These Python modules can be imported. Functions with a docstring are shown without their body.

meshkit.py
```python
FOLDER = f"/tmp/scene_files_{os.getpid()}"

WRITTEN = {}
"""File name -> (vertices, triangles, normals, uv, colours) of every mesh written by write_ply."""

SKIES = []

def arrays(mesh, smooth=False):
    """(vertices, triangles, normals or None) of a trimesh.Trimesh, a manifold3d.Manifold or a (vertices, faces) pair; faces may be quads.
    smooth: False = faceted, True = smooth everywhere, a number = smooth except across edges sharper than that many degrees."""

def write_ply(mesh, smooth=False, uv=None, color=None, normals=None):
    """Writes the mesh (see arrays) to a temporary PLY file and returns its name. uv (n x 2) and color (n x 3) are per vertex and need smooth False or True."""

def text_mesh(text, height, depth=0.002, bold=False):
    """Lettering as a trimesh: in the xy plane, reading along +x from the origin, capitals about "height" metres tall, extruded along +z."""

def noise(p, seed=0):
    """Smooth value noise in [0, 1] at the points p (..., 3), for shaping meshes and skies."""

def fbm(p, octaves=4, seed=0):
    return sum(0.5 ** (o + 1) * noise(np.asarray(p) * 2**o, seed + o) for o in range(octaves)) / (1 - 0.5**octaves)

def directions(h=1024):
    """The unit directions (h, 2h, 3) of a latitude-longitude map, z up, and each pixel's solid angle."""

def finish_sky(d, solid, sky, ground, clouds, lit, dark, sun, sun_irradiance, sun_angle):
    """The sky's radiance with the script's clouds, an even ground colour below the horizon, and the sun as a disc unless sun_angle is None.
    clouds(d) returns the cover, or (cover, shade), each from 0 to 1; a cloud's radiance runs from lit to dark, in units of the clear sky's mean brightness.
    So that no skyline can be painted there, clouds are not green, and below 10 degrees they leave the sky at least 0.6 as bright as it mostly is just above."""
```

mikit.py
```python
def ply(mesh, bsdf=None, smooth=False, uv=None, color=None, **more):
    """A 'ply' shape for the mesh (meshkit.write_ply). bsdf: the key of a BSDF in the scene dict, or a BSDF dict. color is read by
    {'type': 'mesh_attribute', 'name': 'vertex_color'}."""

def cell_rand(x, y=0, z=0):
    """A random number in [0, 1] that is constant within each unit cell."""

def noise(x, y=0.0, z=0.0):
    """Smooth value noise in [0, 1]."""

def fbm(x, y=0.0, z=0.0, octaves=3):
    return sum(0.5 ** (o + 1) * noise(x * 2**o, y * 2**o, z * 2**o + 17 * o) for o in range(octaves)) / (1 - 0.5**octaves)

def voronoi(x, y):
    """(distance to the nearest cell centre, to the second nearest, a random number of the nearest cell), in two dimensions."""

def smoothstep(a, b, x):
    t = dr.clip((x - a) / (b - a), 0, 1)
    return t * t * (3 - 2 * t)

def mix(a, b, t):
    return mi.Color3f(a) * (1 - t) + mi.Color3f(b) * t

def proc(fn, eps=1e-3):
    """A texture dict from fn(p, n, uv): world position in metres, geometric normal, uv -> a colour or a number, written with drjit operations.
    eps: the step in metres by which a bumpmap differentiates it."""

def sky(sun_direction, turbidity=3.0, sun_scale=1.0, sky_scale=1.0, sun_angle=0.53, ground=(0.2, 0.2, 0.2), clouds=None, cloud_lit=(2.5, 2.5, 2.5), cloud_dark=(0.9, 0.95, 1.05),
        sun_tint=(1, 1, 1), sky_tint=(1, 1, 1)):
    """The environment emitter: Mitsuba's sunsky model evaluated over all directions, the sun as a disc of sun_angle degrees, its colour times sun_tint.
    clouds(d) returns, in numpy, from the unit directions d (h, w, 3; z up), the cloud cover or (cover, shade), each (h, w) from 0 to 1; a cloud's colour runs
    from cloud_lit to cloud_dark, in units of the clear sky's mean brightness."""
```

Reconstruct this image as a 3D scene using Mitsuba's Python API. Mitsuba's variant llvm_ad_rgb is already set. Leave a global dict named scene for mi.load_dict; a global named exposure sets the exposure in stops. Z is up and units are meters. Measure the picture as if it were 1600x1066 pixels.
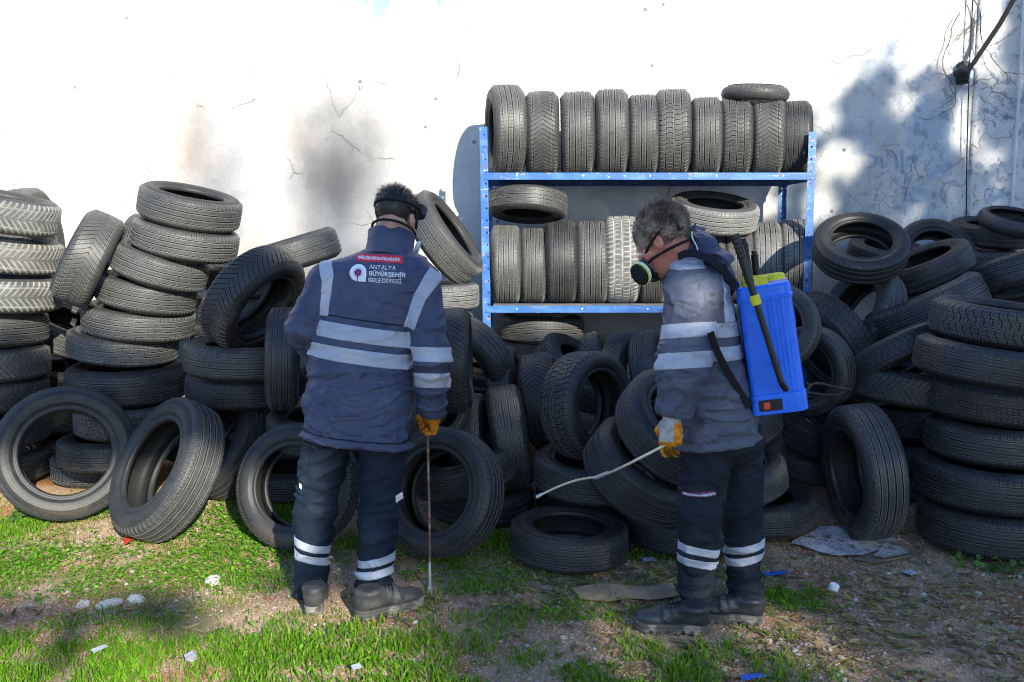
import math
import random
import numpy as np
import trimesh
import manifold3d as m3
import drjit as dr
import mitsuba as mi
import mikit
import meshkit
from mikit import noise, fbm, voronoi, cell_rand, smoothstep, mix

T4 = mi.ScalarTransform4f
scene, labels = {}, {}
rng = np.random.default_rng(7)
random.seed(7)

# ------------------------------------------------------------------ camera, sky, exposure
PITCH = math.radians(6.55)
scene['camera'] = {
    'type': 'perspective', 'fov': math.degrees(2 * math.atan(800 / 1420.0)), 'fov_axis': 'x',
    'near_clip': 0.05, 'far_clip': 400.0,
    'to_world': T4().look_at(origin=[0, 0, 1.51], target=[0, math.cos(PITCH), 1.51 - math.sin(PITCH)], up=[0, 0, 1]),
}
SUN = np.array([0.42, -1.0, 0.47])
scene['sky'] = mikit.sky(SUN.tolist(), turbidity=3, ground=(0.16, 0.15, 0.12), sun_tint=(0.80, 1.0, 1.38), sky_tint=(0.80, 1.0, 1.38))
exposure = 3.1


# ------------------------------------------------------------------ helpers
def key(name):
    if name not in scene and not any(k.startswith(name + '__') for k in scene) and name not in labels:
        return name
    i = 1
    while True:
        k = '%s_%03d' % (name, i)
        if k not in scene and k not in labels and not any(q.startswith(k + '__') for q in scene):
            return k
        i += 1


def put(name, mesh, bsdf, parent=None, smooth=35, uv=None, color=None):
    k = key((parent + '__' if parent else '') + name)
    scene[k] = mikit.ply(mesh, bsdf, smooth=smooth, uv=uv, color=color)
    return k


def thing(name, label, category, group=None):
    k = key(name)
    labels[k] = {'label': label, 'category': category}
    if group:
        labels[k]['group'] = group
    return k


def tag(k, label, category=None, group=None, kind=None):
    labels[k] = {'label': label}
    for a, b in (('category', category), ('group', group), ('kind', kind)):
        if b:
            labels[k][a] = b


def cat(ms):
    return trimesh.util.concatenate(ms)


def bevel_box(size, b=0.004):
    sx, sy, sz = (s / 2 for s in size)
    pts = []
    for x in (-1, 1):
        for y in (-1, 1):
            for z in (-1, 1):
                pts += [[x * (sx - b), y * (sy - b), z * sz], [x * (sx - b), y * sy, z * (sz - b)], [x * sx, y * (sy - b), z * (sz - b)]]
    return trimesh.convex.convex_hull(np.array(pts))


def rot_to(z, x=None):
    """Rotation whose third column is z."""
    z = np.asarray(z, float)
    z = z / np.linalg.norm(z)
    h = np.array([0, 0, 1.0]) if abs(z[2]) < 0.9 else np.array([0, 1.0, 0])
    if x is not None:
        h = np.asarray(x, float)
        a = h - z * (h @ z)
    else:
        a = np.cross(h, z)
    a /= np.linalg.norm(a)
    return np.stack([a, np.cross(z, a), z], 1)


def placed(mesh, R=np.eye(3), t=(0, 0, 0)):
    m = mesh.copy()
    M = np.eye(4)
    M[:3, :3] = R
    M[:3, 3] = t
    m.apply_transform(M)
    return m


def tube(points, r, sides=10, smooth_n=0):
    p = np.asarray(points, float)
    r = np.broadcast_to(np.asarray(r, float), (len(p),)).copy()
    if smooth_n:
        from scipy.interpolate import CubicSpline
        t = np.concatenate([[0], np.cumsum(np.linalg.norm(np.diff(p, axis=0), axis=1))])
        tt = np.linspace(0, t[-1], smooth_n)
        r = np.interp(tt, t, r)
        p = CubicSpline(t, p)(tt)
    d = np.gradient(p, axis=0)
    d /= np.linalg.norm(d, axis=1, keepdims=True)
    a = np.cross(d[0], [0, 0, 1.0] if abs(d[0][2]) < 0.9 else [1.0, 0, 0])
    ang = np.arange(sides) * 2 * np.pi / sides
    rings = []
    for i in range(len(p)):
        a = a - d[i] * (a @ d[i])
        a /= np.linalg.norm(a)
        b = np.cross(d[i], a)
        rings.append(p[i] + r[i] * (np.cos(ang)[:, None] * a + np.sin(ang)[:, None] * b))
    v = np.concatenate(rings + [[p[0]], [p[-1]]])
    n, s = len(p), sides
    f = []
    for i in range(n - 1):
        for j in range(s):
            k = (j + 1) % s
            f += [[i * s + j, i * s + k, (i + 1) * s + k], [i * s + j, (i + 1) * s + k, (i + 1) * s + j]]
    for j in range(s):
        k = (j + 1) % s
        f += [[n * s, k, j], [n * s + 1, (n - 1) * s + j, (n - 1) * s + k]]
    return trimesh.Trimesh(v, f, process=False)


def grid_faces(n, m, wrap=True):
    """Triangles of an n x m vertex grid; wrap closes the first axis."""
    i, j = np.meshgrid(np.arange(n if wrap else n - 1), np.arange(m - 1), indexing='ij')
    a, b = i * m + j, ((i + 1) % n) * m + j
    return np.concatenate([np.stack([a, b, b + 1], -1).reshape(-1, 3), np.stack([a, b + 1, a + 1], -1).reshape(-1, 3)])


# signed distance modelling -----------------------------------------------------------
def rc(p, a, b, ra, rb):
    a, b = np.asarray(a, float), np.asarray(b, float)
    ba = b - a
    h = np.clip(((p - a) @ ba) / (ba @ ba), 0, 1)
    return np.linalg.norm(p - a - h[:, None] * ba, axis=1) - (ra + (rb - ra) * h)


def ell(p, c, r, R=None):
    q = p - np.asarray(c, float)
    if R is not None:
        q = q @ R
    r = np.asarray(r, float)
    k0 = np.linalg.norm(q / r, axis=1)
    k1 = np.linalg.norm(q / (r * r), axis=1)
    return k0 * (k0 - 1) / np.maximum(k1, 1e-9)


def rbox(p, c, h, rad, R=None):
    q = p - np.asarray(c, float)
    if R is not None:
        q = q @ R
    d = np.abs(q) - (np.asarray(h, float) - rad)
    return np.linalg.norm(np.maximum(d, 0), axis=1) + np.minimum(d.max(1), 0) - rad


def smin(a, b, k):
    h = np.clip(0.5 + 0.5 * (b - a) / k, 0, 1)
    return b + (a - b) * h - k * h * (1 - h)


def loft_sdf(p, secs, yaw=0.0, e=2.4):
    """Stacked super-ellipses: rows of (z, cx, cy, half x, half y) in the world, turned by yaw."""
    s = np.array(sorted(secs), float)
    z = p[:, 2]
    cx, cy, a, b = (np.interp(z, s[:, 0], s[:, k]) for k in (1, 2, 3, 4))
    dx, dy = p[:, 0] - cx, p[:, 1] - cy
    c, sn = math.cos(yaw), math.sin(yaw)
    u, v = (dx * c + dy * sn) / a, (-dx * sn + dy * c) / b
    d = ((np.abs(u) ** e + np.abs(v) ** e) ** (1 / e) - 1) * np.minimum(a, b)
    return np.maximum(d, np.maximum(s[0, 0] - z, z - s[-1, 0]))


def relief(d, p, fn, th=0.05):
    """Adds fine relief fn(points) to the distance d, worked out close to the surface only."""
    k = np.abs(d) < th
    out = d.copy()
    if k.any():
        out[k] += fn(p[k])
    return out


def nets(fn, lo, hi, h):
    """Naive surface nets of fn(points) = 0."""
    lo, hi = np.asarray(lo, float), np.asarray(hi, float)
    n = np.ceil((hi - lo) / h).astype(int) + 1
    g = np.stack(np.meshgrid(*[lo[k] + h * np.arange(n[k]) for k in range(3)], indexing='ij'), -1)
    nb = -(-n // 4)                                        # blocks of 4 x 4 x 4 points; those far from the surface keep their centre's value
    bc = lo + h * (4 * np.stack(np.meshgrid(*[np.arange(q) for q in nb], indexing='ij'), -1).reshape(-1, 3) + 1.5)
    fb = fn(bc)
    bi = np.ravel_multi_index(np.meshgrid(*[np.arange(q) // 4 for q in n], indexing='ij'), nb).ravel()
    f = fb[bi]
    todo = (np.abs(fb) < 2.6 * h * 1.25 + 0.03)[bi]
    f[todo] = fn(g.reshape(-1, 3)[todo])
    f = f.reshape(n)
    s = f < 0
    acc, cnt = np.zeros(tuple(n - 1) + (3,)), np.zeros(tuple(n - 1))
    for ax in range(3):
        o = [k for k in range(3) if k != ax]
        sl0, sl1 = [slice(None)] * 3, [slice(None)] * 3
        sl0[ax], sl1[ax] = slice(0, -1), slice(1, None)
        f0, f1 = f[tuple(sl0)], f[tuple(sl1)]
        cross = (f0 < 0) != (f1 < 0)
        t = np.where(cross, f0 / np.where(cross, f0 - f1, 1), 0)
        pt = g[tuple(sl0)].copy()
        pt[..., ax] += t * h
        for da in (0, 1):
            for db in (0, 1):
                src = [slice(None)] * 3
                src[o[0]] = slice(da, n[o[0]] - 1 + da)
                src[o[1]] = slice(db, n[o[1]] - 1 + db)
                c = cross[tuple(src)]
                acc += np.where(c[..., None], pt[tuple(src)], 0)
                cnt += c
    act = cnt > 0
    idx = -np.ones(act.shape, int)
    idx[act] = np.arange(act.sum())
    v = acc[act] / cnt[act][:, None]
    faces = []
    for ax in range(3):
        b, c = (ax + 1) % 3, (ax + 2) % 3
        sl0, sl1 = [slice(None)] * 3, [slice(None)] * 3
        for k in (b, c):
            sl0[k] = sl1[k] = slice(1, n[k] - 1)
        sl0[ax], sl1[ax] = slice(0, n[ax] - 1), slice(1, n[ax])
        s0, s1 = s[tuple(sl0)], s[tuple(sl1)]
        w = np.argwhere(s0 != s1)
        if not len(w):
            continue
        flip = s0[tuple(w.T)]
        w = w.copy()
        w[:, b] += 1
        w[:, c] += 1
        q = []
        for db, dc in ((0, 0), (1, 0), (1, 1), (0, 1)):
            k = w.copy()
            k[:, b] -= 1 - db
            k[:, c] -= 1 - dc
            q.append(idx[tuple(k.T)])
        q = np.stack(q, 1)
        q = np.where(flip[:, None], q, q[:, ::-1])
        faces.append(q)
    q = np.concatenate(faces)
    return trimesh.Trimesh(v, np.concatenate([q[:, [0, 1, 2]], q[:, [0, 2, 3]]]), process=False)


def relax(m, k=4):
    """Taubin smoothing that keeps the volume."""
    from scipy.sparse import coo_matrix, diags
    e = m.edges_unique
    n = len(m.vertices)
    A = coo_matrix((np.ones(2 * len(e)), (np.concatenate([e[:, 0], e[:, 1]]), np.concatenate([e[:, 1], e[:, 0]]))), shape=(n, n)).tocsr()
    d = np.asarray(A.sum(1)).ravel()
    A = diags(1 / np.maximum(d, 1)) @ A
    v = np.array(m.vertices)
    for _ in range(k):
        for w in (0.5, -0.52):
            v = v + w * (A @ v - v) * (d > 0)[:, None]
    m.vertices = v
    return m


def band(mesh, planes, thick=0.003, where=None):
    """A strip of cloth: the part of the mesh inside all planes (origin, normal), lifted off it, with an edge all round."""
    m = mesh
    if where is not None:
        keep = where(m.triangles_center, m.face_normals)
        m = m.submesh([np.nonzero(keep)[0]], append=True, repair=False)
    for o, n in planes:
        m = trimesh.intersections.slice_mesh_plane(m, np.asarray(n, float), np.asarray(o, float))
    m = trimesh.Trimesh(m.vertices, m.faces, process=True)
    m.merge_vertices()
    parts = trimesh.graph.connected_components(m.face_adjacency, nodes=np.arange(len(m.faces)))
    if len(parts) > 1:
        m = m.submesh([np.concatenate([q for q in parts if len(q) > 0.3 * max(map(len, parts))])], append=True, repair=False)
    nrm = m.vertex_normals
    outer = m.vertices + nrm * thick
    inner = m.vertices - nrm * 0.004
    e = m.edges[trimesh.grouping.group_rows(m.edges_sorted, require_count=1)]
    n = len(outer)
    skirt = np.concatenate([np.stack([e[:, 1], e[:, 0], e[:, 0] + n], 1), np.stack([e[:, 1], e[:, 0] + n, e[:, 1] + n], 1)])
    return trimesh.Trimesh(np.concatenate([outer, inner]), np.concatenate([m.faces, skirt]), process=False)


def prism(poly, y=None):
    """Planes bounding a convex counter-clockwise (x, z) polygon, for band()."""
    c = np.mean(poly, axis=0)
    out = []
    for a, b in zip(poly, poly[1:] + poly[:1]):
        a, b = np.array(a), np.array(b)
        n = np.array([-(b - a)[1], (b - a)[0]])
        if n @ (c - a) < 0:
            n = -n
        n = n / np.linalg.norm(n)
        out.append(((a[0], 0, a[1]), (n[0], 0, n[1])))
    return out


def drape(flat, mesh, to3d, ray, lift):
    """Lays a flat (x, y) mesh with its thickness z on another along the direction ray."""
    from scipy.spatial import cKDTree
    m = flat
    base = np.array([to3d(a, b) for a, b in m.vertices[:, :2]])
    ray = np.asarray(ray, float) / np.linalg.norm(ray)
    # two-dimensional frame across the ray
    a = rot_to(ray)[:, 0]
    b = rot_to(ray)[:, 1]
    facing = mesh.vertex_normals @ ray < -0.1
    src = mesh.vertices[facing]
    tree = cKDTree(np.stack([src @ a, src @ b], 1))
    d, i = tree.query(np.stack([base @ a, base @ b], 1), k=6)
    w = 1 / (d + 0.002) ** 2
    depth = ((src @ ray)[i] * w).sum(1) / w.sum(1)
    v = base + ray * (depth - base @ ray)[:, None] - ray * (lift + m.vertices[:, 2])[:, None]
    return trimesh.Trimesh(v, m.faces, process=False)


def gz(y):
    t = np.clip((np.asarray(y, float) - 4.3) / 0.9, 0, 1)
    return 0.05 * t * t * (3 - 2 * t)


def ground_z(x, y):
    x, y = np.asarray(x, float), np.asarray(y, float)
    q = np.stack([x * 1.3, y * 1.3, np.zeros_like(x)], -1)
    q2 = np.stack([x * 7, y * 7, np.zeros_like(x) + 3], -1)
    near = np.clip((9 - np.hypot(x, y - 4)) / 3, 0, 1)
    return gz(y) + near * (0.03 * (meshkit.fbm(q, 3, 5) - 0.5) + 0.012 * (meshkit.fbm(q2, 2, 9) - 0.5)) - 0.004


# ------------------------------------------------------------------ materials
def bs(name, d, two=True):
    scene[name] = {'type': 'twosided', 'bsdf': d} if two else d


def rgb(*c):
    return {'type': 'rgb', 'value': list(c)}


def plain(name, c, rough=0.6, spec=0.4, metal=0.0, **k):
    bs(name, {'type': 'principled', 'base_color': rgb(*c), 'roughness': rough, 'specular': spec, 'metallic': metal, **k})


def worn(name, c, c2, scale=12.0, rough=0.5, spec=0.4, metal=0.0, bump=0.0, lo=0.45, hi=0.7, bscale=None):
    def col(p, n, uv):
        t = smoothstep(lo, hi, fbm(p.x * scale, p.y * scale, p.z * scale))
        return mix(c, c2, t) * (0.88 + 0.24 * noise(p.x * scale * 9, p.y * scale * 9, p.z * scale * 9))
    d = {'type': 'principled', 'base_color': mikit.proc(col), 'roughness': rough, 'specular': spec, 'metallic': metal}
    if bump:
        q = bscale or scale * 4
        d = {'type': 'bumpmap', 'arbitrary': mikit.proc(lambda p, n, uv: fbm(p.x * q, p.y * q, p.z * q)), 'scale': bump, 'bsdf': d}
    bs(name, d)


def tread_col(p, n, uv):
    """uv.x: -1 in the clean bottom of a groove, +1 on a dusty edge; uv.y: how dusty the tyre is."""
    lv = uv.y
    k = fbm(p.x * 2.1, p.y * 2.1, p.z * 2.1 + 5)
    f = noise(p.x * 120, p.y * 120, p.z * 120)
    f2 = fbm(p.x * 22, p.y * 22, p.z * 22)
    dust = dr.clip(lv * (0.5 + 0.6 * k) + 0.2 * (k - 0.47) + 0.22 * (f2 - 0.5), 0, 1)
    base = mix(mix((0.021, 0.0215, 0.023), (0.080, 0.079, 0.077), dr.clip(dust * 1.7, 0, 1)), (0.27, 0.265, 0.25), dr.clip(dust * 2.2 - 1.3, 0, 1)) * (0.72 + 0.56 * f)
    edge = mix((0.120, 0.121, 0.123), (0.42, 0.415, 0.40), dr.clip(lv * 1.1 + 0.3 * (k - 0.5), 0, 1))
    c = mix(base, edge, dr.clip(uv.x * (0.45 + 0.8 * f2), 0, 1))
    return mix(c, (0.012, 0.012, 0.012), dr.clip(-uv.x * 0.85, 0, 1))


def side_col(p, n, uv):
    k = fbm(p.x * 2.1, p.y * 2.1, p.z * 2.1 + 5)
    f2 = fbm(p.x * 16, p.y * 16, p.z * 16)
    dust = dr.clip(uv.y * (0.35 + 0.6 * k) + 0.35 * (f2 - 0.42) * (0.3 + k), 0, 1)
    base = mix((0.014, 0.0145, 0.016), (0.10, 0.098, 0.094), dust)
    mud = smoothstep(0.16, 0.02, p.z) * smoothstep(0.35, 0.6, f2 + 0.1)
    return mix(base * (0.85 + 0.3 * noise(p.x * 90, p.y * 90, p.z * 90)), (0.13, 0.095, 0.06), mud * 0.7)


bs('rubber_tread', {'type': 'principled', 'base_color': mikit.proc(tread_col), 'roughness': 0.50, 'specular': 0.45})
bs('rubber_side', {'type': 'principled', 'base_color': mikit.proc(side_col), 'roughness': 0.52, 'specular': 0.4})
bs('rubber_liner', {'type': 'principled', 'base_color': mikit.proc(lambda p, n, uv: mi.Color3f(0.016, 0.016, 0.017) * (0.7 + 0.6 * fbm(p.x * 9, p.y * 9, p.z * 9))), 'roughness': 0.55, 'specular': 0.35})

# the wall's plaster
SEG = [  # faded painted strokes (x, z) to (x, z)
    (2.583, 2.051, 2.593, 1.937), (2.593, 1.937, 2.683, 1.937), (2.683, 1.937, 2.681, 2.069),
    (2.720, 2.095, 2.732, 1.937), (2.732, 1.937, 2.803, 1.937),
    (2.493, 2.073, 2.543, 2.060), (2.543, 2.060, 2.536, 2.007), (2.536, 2.007, 2.488, 1.990),
    (2.583, 1.862, 2.547, 1.769), (2.583, 1.862, 2.628, 1.760), (2.559, 1.800, 2.613, 1.800),
    (2.683, 1.831, 2.718, 1.857), (2.718, 1.857, 2.768, 1.848), (2.768, 1.848, 2.758, 1.778),
]
RING = (3.083, 1.817, 0.075)


def crack_field(x, z):
    wx = x + 0.20 * (fbm(x * 3.1, z * 3.1, 4) - 0.5) + 0.05 * (fbm(x * 17, z * 17, 8) - 0.5)
    wz = z + 0.20 * (fbm(x * 3.1, z * 3.1, 14) - 0.5) + 0.05 * (fbm(x * 17, z * 17, 18) - 0.5)
    right = smoothstep(1.6, 3.0, x)
    a, b, _ = voronoi(wx * 6.5, wz * 6.5)
    c, d, _ = voronoi(wx * 2.6 + 7, wz * 1.9)
    gap = smoothstep(0.40, 0.58, noise(x * 4.5, z * 4.5, 60))
    where = smoothstep(0.56, 0.66, fbm(x * 0.9 + 3, z * 1.1, 2) + 0.15 * right)
    where2 = smoothstep(0.54, 0.62, fbm(x * 1.7 + 9, z * 1.7, 6) + 0.05 * right)
    return dr.maximum(smoothstep(0.030, 0.006, b - a) * where * (0.25 + 0.75 * right), smoothstep(0.010, 0.003, d - c) * where2) * gap


def wall_col(p, n, uv):
    x, z = p.x, p.z
    big, mid, fine = fbm(x * 0.8, z * 0.8, 1), fbm(x * 5, z * 5, 2), noise(x * 130, z * 130)
    c = mix((0.66, 0.635, 0.60), (0.54, 0.52, 0.49), smoothstep(0.4, 0.75, big))
    c = mix(c, (0.46, 0.45, 0.44), smoothstep(0.50, 0.70, mid) * 0.65)
    # flaked white over turquoise; towards the right, blue-grey tree shade painted into the colour
    right = smoothstep(1.7, 3.4, x)
    flake = smoothstep(0.57, 0.64, fbm(x * 7 + 2, z * 5, 3) + 0.05 * right)
    c = mix(c, (0.33, 0.43, 0.54), flake * (0.12 + 0.6 * right))
    f3 = fbm(x * 26, z * 21, 13)
    c = mix(c, (0.24, 0.28, 0.34), smoothstep(0.60, 0.70, f3) * right * 0.75)
    c = mix(c, (0.62, 0.60, 0.57), smoothstep(0.58, 0.66, fbm(x * 17 + 4, z * 23, 17)) * right * 0.6)
    patch = smoothstep(1.15, 0.2, dr.sqrt(dr.square((x + 0.7) / 1.0) + dr.square((z - 3.18) / 0.35)))
    c = mix(c, (0.12, 0.30, 0.34), patch * smoothstep(0.50, 0.66, fbm(x * 7, z * 3.6, 21)) * 0.85)
    c = mix(c, (0.30, 0.28, 0.26), smoothstep(0.5, 0.1, dr.sqrt(dr.square((x + 0.30) / 0.5) + dr.square((z - 2.82) / 0.7))) * smoothstep(0.45, 0.65, fbm(x * 8, z * 6, 23)) * 0.7)
    # bare render low on the wall
    low = smoothstep(1.9, 0.9, z + 0.5 * (mid - 0.5))
    c = mix(c, (0.42, 0.385, 0.34), low * 0.75)
    st = dr.exp(-dr.square((x + 1.28) / 0.42) - dr.square((z - 2.02) / 0.45)) + 0.8 * dr.exp(-dr.square((x + 2.2) / 0.26) - dr.square((z - 2.05) / 0.5))  # warm tint of the soft foliage shadows, painted into the plaster colour
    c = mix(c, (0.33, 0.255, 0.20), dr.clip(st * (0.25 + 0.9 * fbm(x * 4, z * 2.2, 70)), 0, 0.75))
    c = mix(c, (0.40, 0.37, 0.33), smoothstep(0.52, 0.75, fbm(x * 2.2, z * 1.2, 71)) * 0.3)
    streak = smoothstep(0.58, 0.8, fbm(x * 9, z * 0.8, 31))
    c = mix(c, (0.46, 0.42, 0.37), streak * 0.25)
    spot = smoothstep(0.045, 0.02, voronoi(x * 2.6 + 1, z * 2.6)[0]) * smoothstep(0.74, 0.78, noise(x * 1.9, z * 1.9, 40))
    c = mix(c, (0.10, 0.09, 0.08), spot * 0.8)
    d = mi.Float(9)
    for (x0, z0, x1, z1) in SEG:
        ax, az = x1 - x0, z1 - z0
        t = dr.clip(((x - x0) * ax + (z - z0) * az) / (ax * ax + az * az), 0, 1)
        d = dr.minimum(d, dr.sqrt(dr.square(x - x0 - t * ax) + dr.square(z - z0 - t * az)))
    d = dr.minimum(d, dr.abs(dr.sqrt(dr.square(x - RING[0]) + dr.square(z - RING[1])) - RING[2]))
    paint = smoothstep(0.013, 0.007, d + 0.006 * (mid - 0.5)) * smoothstep(0.38, 0.6, fbm(x * 18, z * 18, 50))
    c = mix(c, (0.12, 0.18, 0.38), paint * 0.5)
    c = mix(c, (0.20, 0.18, 0.16), crack_field(x, z) * 0.8)
    return c * (0.93 + 0.14 * fine)


def wall_bump(p, n, uv):
    x, z = p.x, p.z
    return 1.2 * fbm(x * 3, z * 3, 2) + 0.35 * fbm(x * 40, z * 40, 1, 2) - 1.0 * crack_field(x, z)


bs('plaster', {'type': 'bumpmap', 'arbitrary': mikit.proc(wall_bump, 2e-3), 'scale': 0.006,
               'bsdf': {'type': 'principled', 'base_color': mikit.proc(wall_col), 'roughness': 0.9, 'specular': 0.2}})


def soil_col(p, n, uv):
    x, y = p.x, p.y
    big, mid = fbm(x * 0.9, y * 0.9, 3), fbm(x * 6, y * 6, 5)
    c = mix((0.34, 0.165, 0.075), (0.43, 0.275, 0.165), smoothstep(0.35, 0.65, mid))
    grit = smoothstep(0.40, 0.58, big + 0.10 * (x > 0) + 0.3 * (mid - 0.5))
    a, b, r = voronoi(x * 70, y * 70)
    stone = mix((0.20, 0.145, 0.105), (0.52, 0.43, 0.35), r)
    c = mix(c, stone, grit * smoothstep(0.5, 0.3, a) * 0.9)
    c = c * (0.55 + 0.45 * smoothstep(0.0, 0.25, b - a))
    moss = smoothstep(0.5, 0.62, fbm(x * 2.3 + 8, y * 2.3, 11)) * smoothstep(0.9, -0.4, x) * smoothstep(4.9, 4.5, y)
    c = mix(c, (0.075, 0.105, 0.028), moss * 0.55)
    return c * (0.8 + 0.4 * noise(x * 240, y * 240))


bs('soil', {'type': 'bumpmap', 'arbitrary': mikit.proc(lambda p, n, uv: fbm(p.x * 35, p.y * 35, 1) + 0.6 * smoothstep(0.5, 0.1, voronoi(p.x * 70, p.y * 70)[0])), 'scale': 0.006,
            'bsdf': {'type': 'principled', 'base_color': mikit.proc(soil_col), 'roughness': 0.95, 'specular': 0.15}})

VC = {'type': 'mesh_attribute', 'name': 'vertex_color'}
scene['leafy'] = {'type': 'principledthin', 'base_color': VC, 'roughness': 0.5, 'spec_trans': 0.0, 'diff_trans': 0.7, 'eta': 1.4}
bs('mineral', {'type': 'principled', 'base_color': VC, 'roughness': 0.85, 'specular': 0.25})
bs('crown_leaf', {'type': 'principled', 'base_color': rgb(0.06, 0.09, 0.03), 'roughness': 0.6, 'specular': 0.3})
worn('bark', (0.12, 0.09, 0.07), (0.2, 0.17, 0.14), 8, 0.9, 0.2)


def blue_col(p, n, uv):
    k = fbm(p.x * 14, p.y * 14, p.z * 9)
    c = mix((0.018, 0.100, 0.34), (0.038, 0.150, 0.42), smoothstep(0.35, 0.7, k))
    c = mix(c, (0.12, 0.27, 0.43), smoothstep(0.55, 0.75, fbm(p.x * 5, p.y * 5 + 3, p.z * 11)) * 0.6)
    c = mix(c, (0.12, 0.11, 0.10), smoothstep(0.60, 0.75, fbm(p.x * 18, p.y * 18, p.z * 18 + 9)) * 0.45)
    c = mix(c, (0.30, 0.20, 0.13), smoothstep(0.70, 0.78, fbm(p.x * 40, p.y * 40, p.z * 30)) * 0.7)
    return mix(c, (0.5, 0.55, 0.58), smoothstep(0.72, 0.8, fbm(p.x * 30 + 5, p.y * 30, p.z * 60)) * 0.5)


bs('blue_steel', {'type': 'principled', 'base_color': mikit.proc(blue_col), 'roughness': 0.42, 'specular': 0.5})
worn('deck_steel', (0.10, 0.12, 0.15), (0.2, 0.17, 0.13), 9, 0.6, 0.4)


def cloth(name, c, c2, bump=0.0008, sheen=0.3, rough=0.75):
    def col(p, n, uv):
        k = fbm(p.x * 7, p.y * 7, p.z * 7)
        w = 0.9 + 0.2 * noise(p.x * 300, p.y * 300, p.z * 300)
        return mix(c, c2, smoothstep(0.35, 0.7, k)) * w
    def crease(p, n, uv):
        w = noise(p.x * 8, p.y * 8, p.z * 8 + 3)
        r1 = dr.abs(noise(p.x * 13 + 2.5 * w, p.y * 13, p.z * 24 + 3 * w) - 0.5)
        r2 = dr.abs(noise(p.x * 30, p.y * 30 + 2 * w, p.z * 44 + 3 * w) - 0.5)
        return fbm(p.x * 60, p.y * 60, p.z * 45, 2) + 1.3 * smoothstep(0.10, 0.0, r1) + 0.6 * smoothstep(0.14, 0.0, r2) + 0.4 * noise(p.x * 420, p.y * 420, p.z * 420)
    bs(name, {'type': 'bumpmap', 'arbitrary': mikit.proc(crease, 1.5e-3), 'scale': bump,
              'bsdf': {'type': 'principled', 'base_color': mikit.proc(col), 'roughness': rough, 'specular': 0.3, 'sheen': sheen}})


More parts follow.
